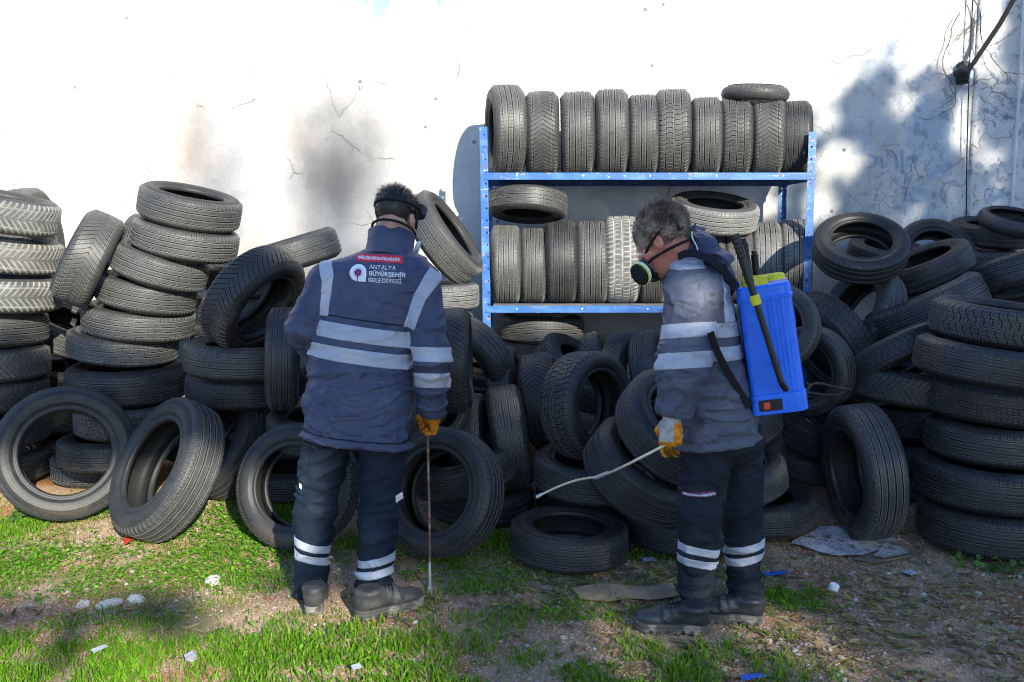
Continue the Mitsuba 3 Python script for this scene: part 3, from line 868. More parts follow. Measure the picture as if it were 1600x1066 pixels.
TYRES = [  # x, y, z of the centre, diameter, width, axle direction, kind, group, label
    (-2.889,5.196,1.655,0.606,0.200,0.222,-0.019,0.975,'vee_pale','left edge stack','pale dusty winter tyre on top of the stack cut by the left picture edge'),
    (-2.963,5.324,1.420,0.630,0.200,0.152,-0.017,0.988,'vee_pale','left edge stack','pale dusty tyre with white grooves, second from top of the left edge stack'),
    (-2.943,5.265,1.189,0.624,0.198,0.070,0.000,0.998,'vee_pale','left edge stack','pale dusty arrow-tread tyre, third from top of the left edge stack'),
    (-3.064,5.320,0.979,0.620,0.195,0.020,0.000,1.000,'rib_grey','left edge stack','grey ribbed tyre, fourth from top of the left edge stack'),
    (-3.063,5.320,0.777,0.620,0.195,0.000,0.000,1.000,'vee_grey','left edge stack','grey arrow-tread tyre, fifth from top of the left edge stack'),
    (-3.076,5.309,0.591,0.619,0.180,0.000,0.000,1.000,'vee_dark','left edge stack','dark arrow-tread tyre, sixth from top of the left edge stack'),
    (-3.084,5.307,0.385,0.619,0.180,0.000,0.000,1.000,'rib_dark','left edge stack','dark tyre, seventh from top of the left edge stack just behind the big leaning tyre'),
    (-3.119,5.345,0.151,0.623,0.181,0.000,0.000,1.000,'rib_dark','left edge stack','dark tyre second from the ground in the left edge stack'),
    (-3.035,5.785,1.489,0.653,0.198,0.990,0.112,0.080,'rib_grey','heap','grey tyre standing upright behind the top of the left edge stack'),
    (-2.401,5.171,1.386,0.561,0.218,0.839,0.315,-0.443,'vee_grey','heap','grey arrow-tread tyre leaning between the left edge stack and the tall tilted stack'),
    (-2.927,5.904,0.914,0.555,0.188,0.481,-0.108,0.870,'rib_grey','heap','small glimpse of a ribbed tyre below the leaning arrow-tread tyre on the left'),
    (-2.993,5.919,0.596,0.597,0.189,0.966,-0.237,0.108,'rib_grey','heap','grey tyre sidewall showing in the gap right of the left edge stack'),
    (-2.953,5.766,0.378,0.578,0.179,0.050,0.000,0.999,'rib_dark','heap','dark flat tyre low in the gap right of the left edge stack'),
    (-2.978,5.801,0.156,0.600,0.180,0.000,0.000,1.000,'rib_dark','heap','lowest dark tyre in the gap right of the left edge stack'),
    (2.261,5.825,0.339,0.588,0.193,0.100,-0.001,0.995,'rib_dark','heap','dark flat tyre deep in the heap right of the sprayer hose'),
    (2.214,5.866,0.565,0.581,0.190,0.292,-0.120,0.949,'rib_dark','heap','dark tilted tyre deep in the heap above the sprayer hose'),
    (-3.009,6.083,0.579,0.575,0.169,0.101,-0.097,0.990,'rib_dark','heap','farthest dark tyre at the wall right of the left edge stack'),
    (-1.940,5.750,0.197,0.600,0.180,0.000,0.000,1.000,'rib_dark','heap','dark tyre low behind the pair of flat tyres left of the left worker'),
    (-0.837,5.825,0.181,0.635,0.191,0.000,0.000,1.000,'rib_dark','heap','dark tyre behind the waist of the left worker'),
    (-0.997,5.894,1.127,0.615,0.184,0.100,0.000,0.995,'rib_dark','heap','dark tyre behind the back of the left worker'),
    (-0.968,5.713,0.727,0.602,0.181,-0.100,-0.000,0.995,'rib_dark','heap','lower dark tyre behind the back of the left worker'),
    (-1.843,5.260,1.679,0.575,0.187,0.237,-0.129,0.963,'rib_grey','tall tilted stack','grey ribbed tyre on top of the tall tilted stack left of the left worker'),
    (-1.887,5.293,1.497,0.593,0.178,0.214,-0.093,0.972,'rib_grey','tall tilted stack','grey ribbed tyre, second from top of the tall tilted stack'),
    (-2.038,5.279,1.347,0.548,0.178,0.326,-0.056,0.944,'rib_grey','tall tilted stack','strongly tilted ribbed tyre, third from top of the tall tilted stack'),
    (-2.147,5.341,1.185,0.564,0.175,0.201,-0.044,0.979,'rib_grey','tall tilted stack','ribbed tyre, fourth from top of the tall tilted stack'),
    (-2.230,5.416,1.016,0.639,0.179,0.121,-0.058,0.991,'rib_grey','tall tilted stack','ribbed tyre with a white scuff on its shoulder, fifth in the tall tilted stack'),
    (-2.344,5.446,0.866,0.637,0.170,0.121,-0.058,0.991,'rib_pale','tall tilted stack','pale dusty ribbed tyre, sixth from top of the tall tilted stack'),
    (-2.294,5.353,0.652,0.678,0.219,0.020,-0.030,0.999,'fine_dark','tall tilted stack','wide dark tyre under the dusty ones in the tall tilted stack'),
    (-2.263,5.226,0.455,0.552,0.182,0.020,0.000,1.000,'block_grey','tall tilted stack','tyre with slotted tread under the wide dark tyre of the tall stack'),
    (-2.331,5.144,0.288,0.544,0.175,0.030,0.000,1.000,'rib_dark','tall tilted stack','dark ribbed tyre seen through the hole of the big leaning tyre'),
    (-2.513,5.446,0.125,0.573,0.174,0.000,0.000,1.000,'block_grey','tall tilted stack','slotted tyre lowest in the hole of the big leaning tyre'),
    (-2.410,6.050,1.383,0.570,0.190,0.999,-0.048,0.000,'rib_dark','heap','dark tyre standing behind the tall tilted stack, only its edge showing'),
    (-1.616,5.674,1.246,0.578,0.177,0.060,-0.050,0.997,'rib_grey','heap','ribbed tyre on top of the short stack right of the tall tilted stack'),
    (-1.666,5.686,1.073,0.599,0.168,0.050,-0.030,0.998,'rib_grey','heap','ribbed tyre, second in the short stack right of the tall tilted stack'),
    (-1.750,5.793,0.890,0.600,0.171,0.000,0.000,1.000,'rib_dark','heap','dark tyre, third in the short stack behind the tilted arrow-tread tyre'),
    (-1.341,4.726,1.184,0.598,0.207,0.777,-0.324,-0.539,'vee_dark','heap','dark arrow-tread tyre tilted with its hole facing down right, beside the left worker elbow'),
    (-1.263,5.269,1.415,0.546,0.181,-0.280,-0.071,0.957,'fine_grey','heap','grey tyre lying tilted above the dark arrow-tread tyre, left of the left worker'),
    (-1.429,4.774,0.877,0.598,0.178,0.050,-0.030,0.998,'rib_dark','pair of flat tyres','ribbed tyre lying under the tilted arrow-tread tyre'),
    (-1.529,5.115,0.663,0.641,0.181,0.030,-0.020,0.999,'rib_dark','pair of flat tyres','lower ribbed tyre of the flat pair under the tilted arrow-tread tyre'),
    (-1.161,4.570,0.895,0.524,0.158,0.981,0.190,-0.040,'fine_dark','heap','upright worn tyre just left of the left worker jacket'),
    (-1.079,5.377,0.885,0.573,0.184,0.829,-0.001,0.560,'block_dark','heap','tilted tyre half hidden behind the left side of the left worker jacket'),
    (-0.942,5.136,0.675,0.549,0.173,0.102,-0.100,0.990,'rib_dark','heap','flat tyre peeping out left of the left worker jacket hem'),
    (-0.968,4.606,0.541,0.578,0.170,0.031,-0.140,0.990,'rib_dark','heap','flat tyre with visible hole beside the left worker jacket hem'),
    (-2.366,4.728,0.368,0.711,0.195,0.393,-0.879,0.271,'fine_dark','heap','big dark tyre leaning face on at the far left front of the heap'),
    (-1.745,4.484,0.347,0.734,0.222,-0.615,-0.608,0.503,'rib_worn','heap','large worn tyre tilted left with sunlit lower tread beside the big face on tyre'),
    (-1.610,5.061,0.350,0.639,0.220,-0.645,-0.581,0.496,'rib_dark','heap','ribbed tyre leaning behind the large worn tilted tyre'),
    (-1.045,4.333,0.299,0.612,0.168,-0.210,-0.937,0.281,'block_dark','heap','thin walled tyre leaning face on behind the legs of the left worker'),
    (-0.330,4.155,0.322,0.602,0.204,-0.437,-0.840,0.321,'rib_dark','heap','tyre leaning face on behind the thin rod of the left worker'),
    (-1.283,5.163,0.124,0.578,0.170,0.000,-0.040,0.999,'rib_dark','heap','dark flat tyre seen through the hole of the thin walled tyre'),
    (-0.508,5.322,0.135,0.572,0.175,0.000,-0.050,0.999,'rib_dark','heap','dark flat tyre seen through the hole of the tyre behind the rod'),
    (-0.413,5.552,1.505,0.609,0.201,0.811,-0.128,0.571,'fine_grey','heap','grey tyre tilted against the stack right of the left worker head'),
    (-0.495,5.555,1.151,0.595,0.169,0.000,-0.020,1.000,'rib_pale','heap','dusty tyre on top of the stack right of the left worker shoulder'),
    (-0.581,6.063,0.930,0.636,0.180,0.000,0.000,1.000,'rib_pale','heap','second dusty tyre of the stack right of the left worker shoulder'),
    (-0.280,5.340,0.747,0.650,0.203,-0.544,-0.733,-0.409,'rib_dark','heap','big ribbed tyre arching out right of the left worker sleeve'),
    (-0.297,4.577,0.885,0.534,0.181,1.000,0.001,0.020,'vee_dark','heap','arrow-tread tyre standing close behind the left worker sleeve'),
    (-0.410,4.500,0.673,0.489,0.137,0.638,-0.763,-0.102,'rib_pale','heap','tyre with a pale sunlit edge next to the orange glove of the left worker'),
    (-0.228,4.927,0.372,0.563,0.184,0.999,-0.035,0.030,'rib_dark','heap','upright ribbed tyre with a sunlit patch, left one of the pair in the middle'),
    (-0.016,4.770,0.442,0.565,0.197,0.989,0.048,0.140,'rib_dark','heap','upright ribbed tyre with a sunlit patch, right one of the pair in the middle'),
    (-0.255,4.600,0.329,0.557,0.189,-0.200,-0.121,0.972,'rib_dark','heap','flat tyre wedged right of the tyre behind the rod'),
    (-0.165,4.760,0.107,0.559,0.161,0.000,-0.020,1.000,'worn_dark','heap','flat worn tyre lying on the grass at the foot of the upright pair'),
    (-0.191,5.959,0.582,0.561,0.170,0.201,-0.100,0.974,'rib_dark','heap','dark tyre deep in the heap left of the rack post'),
    (2.328,5.152,0.123,0.546,0.169,0.000,0.000,1.000,'rib_dark','heap','lowest dark tyre in the shade behind the lone standing tyre'),
    (0.174,5.032,0.595,0.556,0.198,0.977,-0.127,0.170,'vee_dark','heap','arrow-tread tyre standing upright left of the big snow-pattern tyre'),
    (-0.040,5.360,0.586,0.557,0.169,0.990,-0.097,0.102,'rib_dark','heap','upright tyre with pale lit ribs in the gap left of the arrow-tread tyre'),
    (0.390,4.591,0.650,0.559,0.229,0.709,-0.695,0.122,'block_dark','heap','big snow-pattern tyre with its open hole facing right in the middle of the heap'),
    (0.194,6.119,0.895,0.594,0.184,0.020,0.020,1.000,'rib_grey','heap','ribbed tyre lying flat in the rack under the lower shelf'),
    (0.400,5.539,0.675,0.590,0.193,0.592,-0.281,0.756,'rib_dark','heap','tilted tyre behind the top of the snow-pattern tyre'),
    (0.597,5.821,0.613,0.593,0.196,0.867,-0.189,0.461,'block_grey','heap','tyre with pale lit blocks peeping over the snow-pattern tyre'),
    (0.715,5.434,0.664,0.558,0.169,0.836,-0.511,0.199,'vee_dark','heap','dark tyre standing right behind the snow-pattern tyre'),
    (0.831,5.252,0.692,0.559,0.164,0.905,-0.344,0.249,'rib_dark','heap','dark tyre in the shade left of the right worker sleeve'),
    (0.396,4.559,0.313,0.579,0.183,0.060,-0.100,0.993,'rib_dark','flat tyres under the snow-pattern tyre','flat tyre carrying the snow-pattern tyre'),
    (0.436,4.819,0.116,0.612,0.163,0.000,0.000,1.000,'rib_dark','flat tyres under the snow-pattern tyre','lower flat tyre at the ground under the snow-pattern tyre'),
    (0.613,4.155,0.426,0.576,0.225,0.473,-0.363,0.803,'fine_dark','heap','wide tyre tilted with its hole up, behind the spray lance'),
    (0.764,4.121,0.641,0.594,0.201,0.409,-0.560,0.720,'rib_dark','heap','tilted tyre with a visible rim seat right behind the hand of the right worker'),
    (0.867,4.378,0.099,0.601,0.169,0.020,-0.030,0.999,'rib_dark','heap','flat tyre on the ground behind the legs of the right worker'),
    (0.269,4.150,0.098,0.555,0.170,0.030,-0.020,0.999,'rib_dark','','single tyre lying flat on the grass in front of the heap between the workers'),
    (1.128,4.729,0.520,0.582,0.164,-0.263,-0.091,0.960,'rib_dark','leaning stack behind the right worker','top tyre of the leaning stack behind the right worker hip'),
    (1.176,4.830,0.335,0.599,0.179,-0.263,-0.091,0.960,'rib_dark','leaning stack behind the right worker','second tyre of the leaning stack behind the right worker'),
    (1.100,4.464,0.302,0.555,0.166,-0.203,-0.076,0.976,'rib_grey','leaning stack behind the right worker','tyre with a sunlit patch, third of the leaning stack behind the right worker'),
    (1.271,4.608,0.111,0.592,0.173,-0.000,-0.020,1.000,'rib_dark','leaning stack behind the right worker','bottom flat tyre of the leaning stack behind the right worker'),
    (1.534,5.614,0.181,0.580,0.176,0.095,-0.203,0.974,'fine_dark','heap','dark tyre in the shade right of the leaning stack'),
    (1.676,5.132,0.477,0.616,0.195,0.313,-0.342,0.886,'block_dark','heap','tilted dark tyre just below the blue sprayer tank'),
    (1.695,5.179,0.246,0.527,0.163,0.190,-0.209,0.959,'rib_dark','heap','dark tyre in deep shade below the sprayer hose'),
    (1.369,4.697,1.048,0.446,0.133,-0.459,-0.851,0.254,'worn_grey','heap','worn tyre face on behind the right edge of the sprayer tank'),
    (1.854,5.258,0.892,0.642,0.195,-0.842,-0.245,-0.480,'block_dark','heap','big tyre tilted down left beyond the sprayer tank with its tread up right'),
    (1.574,4.758,0.806,0.475,0.143,-0.712,-0.700,-0.051,'worn_dark','heap','bluish worn tyre face on low right of the sprayer tank'),
    (1.999,5.243,1.448,0.526,0.160,-0.121,-0.611,0.783,'worn_dark','heap','worn tyre lying tilted with the wall showing through its hole, right of the rack'),
    (2.696,5.839,1.374,0.520,0.160,-0.052,-0.887,0.458,'worn_dark','heap','ring of a tyre tilted back against the wall, second right of the rack'),
    (2.530,6.173,1.393,0.507,0.162,0.078,-0.306,0.949,'rib_dark','heap','tyre partly seen through the hole of the worn tyre right of the rack'),
    (2.854,6.159,1.195,0.531,0.174,0.043,-0.203,0.978,'rib_dark','heap','flat tyre under the tilted back ring beside the wall'),
    (3.158,6.033,1.537,0.516,0.144,0.022,-0.201,0.979,'worn_dark','heap','thin flat tyre near the right edge by the wall'),
    (3.158,5.723,1.597,0.470,0.108,0.089,-0.309,0.947,'moto_dark','heap','narrow tyre on top of the thin flat tyre at the right edge'),
    (2.954,5.788,1.343,0.513,0.168,-0.000,-0.050,0.999,'rib_dark','heap','flat tyre beneath the thin flat tyre near the right edge'),
    (2.471,5.461,1.322,0.565,0.172,-0.431,-0.038,0.902,'worn_dark','heap','tyre tilted up to the right lying on the big ribbed tyre'),
    (2.343,5.141,1.096,0.672,0.212,-0.408,0.186,0.894,'rib_dark','heap','big ribbed tyre tilted down left in the right part of the heap'),
    (2.052,5.319,1.063,0.567,0.186,-0.874,-0.270,0.404,'worn_grey','heap','tyre standing tilted with its hole facing left below the worn ring right of the rack'),
    (2.973,5.223,1.289,0.628,0.199,-0.125,0.316,0.940,'rib_dark','heap','big ribbed tyre at the right picture edge showing its underside'),
    (3.061,5.455,1.019,0.621,0.190,0.000,0.000,1.000,'rib_dark','heap','flat tyre under the big ribbed tyre at the right edge'),
    (2.039,4.711,0.894,0.572,0.157,-0.339,0.428,0.838,'block_dark','heap','tilted tyre arching over others left of the front right stack'),
    (2.492,5.474,0.717,0.597,0.169,-0.050,0.050,0.998,'rib_grey','heap','grey ribbed tyre glimpsed under the arching tyre'),
    (2.071,4.694,0.752,0.589,0.179,0.079,-0.040,0.996,'vee_dark','heap','flat tyre with slanted tread just left of the front right stack'),
    (2.286,5.150,0.466,0.550,0.170,0.000,0.000,1.000,'rib_dark','heap','dark flat tyre in shade left of the front right stack'),
    (2.272,5.055,0.289,0.540,0.167,0.000,0.000,1.000,'rib_dark','heap','second dark flat tyre in shade left of the front right stack'),
    (2.282,4.240,1.110,0.604,0.180,0.099,-0.072,0.992,'block_dark','front right stack','slotted tyre on top of the front right stack'),
    (2.190,4.152,0.939,0.630,0.177,0.120,-0.042,0.992,'rib_dark','front right stack','ribbed tyre, second from top of the front right stack'),
    (2.379,4.467,0.713,0.684,0.190,0.089,-0.021,0.996,'fine_dark','front right stack','fine-patterned tyre, third from top of the front right stack'),
    (2.381,4.411,0.518,0.629,0.188,0.050,-0.000,0.999,'rib_dark','front right stack','narrower ribbed tyre, fourth from top of the front right stack'),
    (2.332,4.344,0.324,0.664,0.205,0.040,-0.000,0.999,'rib_dark','front right stack','wide ribbed tyre, fifth from top of the front right stack'),
    (2.356,4.351,0.111,0.659,0.215,0.020,-0.000,1.000,'rib_dark','front right stack','bottom tyre of the front right stack beside a small green weed'),
    (1.757,4.450,0.344,0.680,0.215,-0.995,-0.029,-0.100,'rib_worn','','worn tyre standing alone on newspaper at the right front of the heap'),
    (-0.041,5.980,2.188,0.575,0.219,0.989,0.145,0.020,'fine_grey','tyres standing on the blue rack','first tyre from the left standing on the top shelf of the blue rack'),
    (0.194,5.980,2.168,0.535,0.219,1.000,-0.024,0.020,'vee_grey','tyres standing on the blue rack','second tyre from the left standing on the top shelf of the blue rack'),
    (0.421,5.980,2.168,0.535,0.219,0.998,-0.053,0.020,'rib_grey','tyres standing on the blue rack','third tyre from the left standing on the top shelf of the blue rack'),
    (0.640,5.980,2.176,0.550,0.214,0.997,-0.080,0.020,'rib_grey','tyres standing on the blue rack','fourth tyre from the left standing on the top shelf of the blue rack'),
    (0.843,5.980,2.159,0.515,0.203,0.994,-0.105,0.020,'rib_grey','tyres standing on the blue rack','fifth tyre from the left standing on the top shelf of the blue rack'),
    (1.033,5.980,2.176,0.550,0.225,0.992,-0.128,0.020,'block_grey','tyres standing on the blue rack','sixth tyre from the left standing on the top shelf of the blue rack'),
    (1.248,5.980,2.151,0.500,0.198,0.988,-0.154,0.020,'rib_grey','tyres standing on the blue rack','seventh tyre from the left standing on the top shelf of the blue rack'),
    (1.438,5.980,2.151,0.500,0.203,0.984,-0.176,0.020,'block_grey','tyres standing on the blue rack','eighth tyre from the left standing on the top shelf of the blue rack'),
    (1.641,5.980,2.159,0.515,0.209,0.980,-0.199,0.020,'vee_grey','tyres standing on the blue rack','ninth tyre from the left standing on the top shelf of the blue rack'),
    (1.824,5.980,2.139,0.475,0.198,0.975,-0.220,0.020,'fine_dark','tyres standing on the blue rack','tenth tyre from the left standing on the top shelf of the blue rack'),
    (1.554,5.950,2.412,0.430,0.105,0.040,-0.060,0.997,'moto_grey','','narrow motorcycle tyre lying on top of the tyres of the top shelf'),
    (-0.038,5.980,1.331,0.510,0.198,1.000,0.005,0.020,'rib_pale','tyres standing on the blue rack','first dusty tyre from the left on the middle shelf of the blue rack'),
    (0.139,5.980,1.321,0.490,0.171,1.000,-0.017,0.020,'rib_grey','tyres standing on the blue rack','narrow second tyre from the left on the middle shelf of the blue rack'),
    (0.323,5.980,1.344,0.535,0.214,0.999,-0.040,0.020,'rib_dark','tyres standing on the blue rack','dark third tyre from the left on the middle shelf of the blue rack'),
    (0.525,5.980,1.344,0.535,0.219,0.998,-0.066,0.020,'rib_grey','tyres standing on the blue rack','fourth tyre from the left on the middle shelf of the blue rack'),
    (0.717,5.980,1.361,0.570,0.235,0.996,-0.089,0.020,'block_white','tyres standing on the blue rack','whitish dusty block-tread tyre on the middle shelf just left of the right worker head'),
    (0.919,5.980,1.326,0.500,0.182,0.993,-0.114,0.020,'rib_grey','tyres standing on the blue rack','tyre on the middle shelf glimpsed under the mask of the right worker'),
    (1.108,5.980,1.326,0.500,0.193,0.990,-0.137,0.020,'rib_grey','tyres standing on the blue rack','tyre on the middle shelf hidden behind the right worker neck'),
    (1.293,5.980,1.326,0.500,0.193,0.987,-0.159,0.020,'rib_grey','tyres standing on the blue rack','tyre on the middle shelf hidden behind the hood of the right worker'),
    (1.478,5.980,1.326,0.500,0.193,0.983,-0.181,0.020,'rib_grey','tyres standing on the blue rack','tyre on the middle shelf behind the black wand handle'),
    (1.662,5.980,1.341,0.530,0.203,0.979,-0.202,0.020,'rib_pale','tyres standing on the blue rack','pale tyre second from the right end of the middle shelf'),
    (1.846,5.980,1.351,0.550,0.203,0.975,-0.223,0.020,'rib_pale','tyres standing on the blue rack','pale tyre at the right end of the middle shelf beside the blue post'),
    (0.100,5.950,1.716,0.520,0.160,0.060,0.200,0.978,'fine_grey','','grey tyre lying across the tops of the middle shelf tyres at the left post'),
    (1.296,5.900,1.661,0.570,0.175,0.070,-0.284,0.956,'rib_white','','whitish sunlit tyre lying tilted on the middle shelf tyres above the right worker'),
]
LIN = {}
for (x, y, z, D, W, ax, ay, az, kind, grp, lab) in TYRES:
    pat, lev = kind.rsplit('_', 1)
    nth = sum(1 for q in scene if scene[q].get('type') == 'instance')
    lev = {('dark', 1): 'dim', ('grey', 0): 'ash'}.get((lev, nth % 3), lev)
    kind = pat + '_' + lev
    g = 'tyre_kind_' + kind
    if g not in scene:
        tm, tu = tread_mesh(pat, LEVEL[lev])
        s1, u1 = side_mesh(pat, LEVEL[lev] * 0.8, 1)
        s2, u2 = side_mesh(pat, LEVEL[lev] * 0.8, -1)
        scene[g] = {'type': 'shapegroup',
                    'tread': mikit.ply(tm, 'rubber_tread', smooth=pat in ('moto', 'worn'), uv=tu),
                    'sidewall': mikit.ply(s1, 'rubber_side', smooth=True, uv=u1),
                    'sidewall_001': mikit.ply(s2, 'rubber_side', smooth=True, uv=u2),
                    'inner_liner': mikit.ply(liner_mesh(pat), 'rubber_liner', smooth=True)}
    R = rot_to((ax, ay, az))
    spin = rng.uniform(0, 2 * math.pi)
    c, s = math.cos(spin), math.sin(spin)
    R = R @ np.array([[c, -s, 0], [s, c, 0], [0, 0, 1]])
    M = np.eye(4)
    M[:3, :3] = R @ np.diag([D / (2 * R0) * (1 + rng.normal(0, 0.008)), D / (2 * R0) * (1 + rng.normal(0, 0.008)), W / W0])
    M[:3, 3] = (x, y, z)
    k = key('tyre')
    scene[k] = {'type': 'instance', 'to_world': T4(M), 'group': {'type': 'ref', 'id': g}}
    tag(k, lab, 'tyre', {'heap': 'used tyres heaped against the wall', '': None}.get(grp, grp))

# ------------------------------------------------------------------ people
def unit(v):
    v = np.asarray(v, float)
    return v / np.linalg.norm(v)


def head_frame(f, u):
    f = unit(f)
    u = unit(np.asarray(u, float) - f * (f @ np.asarray(u, float)))
    return np.stack([np.cross(f, u), f, u], 1)   # columns: right, forward, up


def build_head(o, R, neck, chest, skin, who, res=0.0042):
    """Head, face, ears, neck and upper chest as one surface; o is the point between the ears."""
    o = np.asarray(o, float)

    def fn(p):
        q = (p - o) @ R
        d = ell(q, (0, -0.012, 0.035), (0.075, 0.097, 0.086))
        d = smin(d, ell(q, (0, 0.03, -0.035), (0.060, 0.064, 0.070)), 0.03)
        d = smin(d, ell(q, (0, 0.062, -0.088), (0.030, 0.028, 0.024)), 0.025)
        d = smin(d, ell(q, (0, 0.078, 0.022), (0.052, 0.020, 0.014)), 0.016)
        for s in (-1, 1):
            d = smin(d, ell(q, (s * 0.045, 0.062, -0.022), (0.022, 0.022, 0.020)), 0.02)
            d = np.maximum(d, -ell(q, (s * 0.031, 0.101, 0.002), (0.018, 0.017, 0.011)))
            d = smin(d, ell(q, (s * 0.031, 0.078, 0.001), (0.0125, 0.0125, 0.0125)), 0.003)
            d = smin(d, ell(q, (s * 0.031, 0.083, 0.0085), (0.017, 0.010, 0.004)), 0.004)
            ear = ell(q, (s * 0.080, -0.010, -0.006), (0.009, 0.020, 0.032))
            ear = np.maximum(ear, -ell(q, (s * 0.090, -0.004, -0.004), (0.008, 0.011, 0.019)))
            d = smin(d, ear, 0.008)
        d = smin(d, rc(q, (0, 0.094, 0.006), (0, 0.113, -0.032), 0.009, 0.014), 0.010)
        for s in (-1, 1):
            d = smin(d, ell(q, (s * 0.012, 0.102, -0.036), (0.009, 0.010, 0.008)), 0.006)
        d = smin(d, ell(q, (0, 0.090, -0.060), (0.024, 0.010, 0.006)), 0.005)
        d = smin(d, ell(q, (0, 0.088, -0.070), (0.021, 0.010, 0.007)), 0.005)
        top = o + R @ np.array([0, -0.03, -0.05])
        d = smin(d, rc(p, top, neck, 0.058, 0.064), 0.03)
        d = smin(d, rc(p, neck, chest, 0.07, 0.11), 0.05)
        return relief(d, p, lambda q: 0.0016 * (meshkit.noise(q * 60, 4) - 0.5), 0.02)
    pts = np.stack([o, np.asarray(neck), np.asarray(chest)])
    m = relax(nets(fn, pts.min(0) - 0.14, pts.max(0) + 0.15, res), 2)
    put('body', m, skin, who, smooth=True)
    for s in (-1, 1):
        e = trimesh.creation.icosphere(2, 0.0118)
        e.apply_translation(o + R @ np.array([s * 0.031, 0.0835, 0.001]))
        put('eye', e, 'print_white', who, smooth=True)
    return fn


def build_hair(o, R, who, mat, top, side, front, nape, strands, length, flow, seed, rough=0.022):
    o = np.asarray(o, float)

    def fn(p):
        q = (p - o) @ R
        t = np.clip((q[:, 2] - 0.0) / 0.09, 0, 1)
        g = side + (top - side) * t
        d = ell(q, (0, -0.014, 0.035), (0.076, 0.098, 0.087)) - g
        n = relief(d * 0, q, lambda k: meshkit.fbm(k * [38, 26, 26], 3, seed) - 0.5) * (np.abs(d) < 0.04)
        d = d - n * (0.4 * rough + 0.002 + rough * t)
        line = q[:, 1] * 0.9 + 0.045 * np.clip(-q[:, 2] / 0.05, -1, 1)          # hairline: forehead, temples
        d = np.maximum(d, (line - front - 0.35 * np.clip(q[:, 2] - 0.05, 0, 1) + 0.6 * n * 0.02) * 0.8)
        lowcut = nape + 0.055 * np.clip((q[:, 1] + 0.05) / 0.05, 0, 1)
        d = np.maximum(d, (lowcut - q[:, 2] + 0.02 * n))
        ear = ell(q, (0.082, -0.006, -0.004), (0.03, 0.026, 0.038))
        ear2 = ell(q, (-0.082, -0.006, -0.004), (0.03, 0.026, 0.038))
        return np.maximum(d, -np.minimum(ear, ear2))
    m = relax(nets(fn, o - 0.165, o + 0.175, 0.0045), 1)
    r = np.random.default_rng(seed)
    fi = r.choice(len(m.faces), strands, p=m.area_faces / m.area)
    ms = [m]
    fl = R @ np.asarray(flow, float)
    for i in fi:
        c, n = m.triangles_center[i], m.face_normals[i]
        up_t = np.clip(((c - o) @ R)[2] / 0.09, 0.12, 1)
        d = unit(n * (0.25 + 0.55 * up_t) + fl * 0.9 + r.normal(0, 0.35, 3))
        L = length * (0.35 + 0.65 * up_t) * r.uniform(0.5, 1.2)
        b = r.normal(0, 0.25, 3)
        w = r.uniform(0.0007, 0.0014)
        ms.append(tube([c - n * 0.004, c + d * L * 0.5, c + unit(d + b) * L], [w, w * 0.8, w * 0.15], 3))
    put('hair', cat(ms), mat, who, smooth=60)
    return fn


def build_mask(o, R, who, body_mat, fs=1.0, fm='black_plastic', fb='lime'):
    o = np.asarray(o, float)

    def loc(*a):
        return o + R @ np.array(a, float)
    k = key(who + '__respirator')
    scene[k] = mikit.ply(relax(nets(lambda p: smin(smin(ell((p - o) @ R, (0, 0.092, -0.045), (0.044, 0.036, 0.048)), ell((p - o) @ R, (0, 0.112, -0.062), (0.026, 0.026, 0.026)), 0.012), ell((p - o) @ R, (0, 0.082, -0.088), (0.036, 0.03, 0.022)), 0.015), loc(0, 0.1, -0.06) - 0.09, loc(0, 0.1, -0.06) + 0.09, 0.004), 2), body_mat, smooth=True)
    for s in (-1, 1):
        ax = unit(R @ np.array([s * 0.86, 0.48, -0.15]))
        c = loc(s * 0.046, 0.112, -0.066)
        RR = rot_to(ax)
        lathe = [(0.0, 0.0), (0.026, 0.0), (0.036, 0.004), (0.043, 0.008), (0.044, 0.026), (0.040, 0.030), (0.0, 0.031)]
        put('filter', placed(trimesh.creation.revolve(np.array(lathe) * fs, sections=28), RR, c), fm, k, smooth=30)
        rim = [(0.0445, 0.008), (0.0470, 0.009), (0.0470, 0.016), (0.0445, 0.017)]
        put('filter_rim', placed(trimesh.creation.revolve(np.array(rim) * fs, sections=28), RR, c), 'print_white', k, smooth=30)
        rim = [(0.0445, 0.018), (0.0462, 0.0185), (0.0462, 0.024), (0.0445, 0.0245)]
        put('filter_band', placed(trimesh.creation.revolve(np.array(rim) * fs, sections=28), RR, c), fb, k, smooth=30)
        g = []
        for q in np.linspace(-0.028, 0.028, 7):
            L = math.sqrt(0.036 ** 2 - q * q)
            b = bevel_box((2 * L, 0.003, 0.003), 0.0008)
            b.apply_translation((0, q, 0.0322))
            g.append(b)
        gg_ = cat(g)
        gg_.apply_scale(fs)
        put('filter_grille', placed(gg_, RR, c), 'black_plastic', k, smooth=30)
    valve = [(0.0, 0.0), (0.018, 0.0), (0.018, 0.012), (0.014, 0.016), (0.0, 0.016)]
    put('valve', placed(trimesh.creation.revolve(np.array(valve), sections=20), rot_to(R @ np.array([0, 0.9, -0.35])), loc(0, 0.128, -0.072)), 'pale_grey', k, smooth=30)
    for zz, zb in ((-0.045, -0.062), (-0.025, 0.045)):
        pts = [loc(0.05 * math.cos(a) * 1.72, -0.006 + 0.118 * math.sin(a) * (0.9 if math.sin(a) < 0 else 0.8), zz + (zb - zz) * (0.5 - 0.5 * math.sin(a))) for a in np.linspace(math.pi * 0.36, -math.pi * 1.36, 30)]
        a = tube(pts, 0.0055, 8)
        put('strap', a, 'black_webbing', k, smooth=50)
    return k


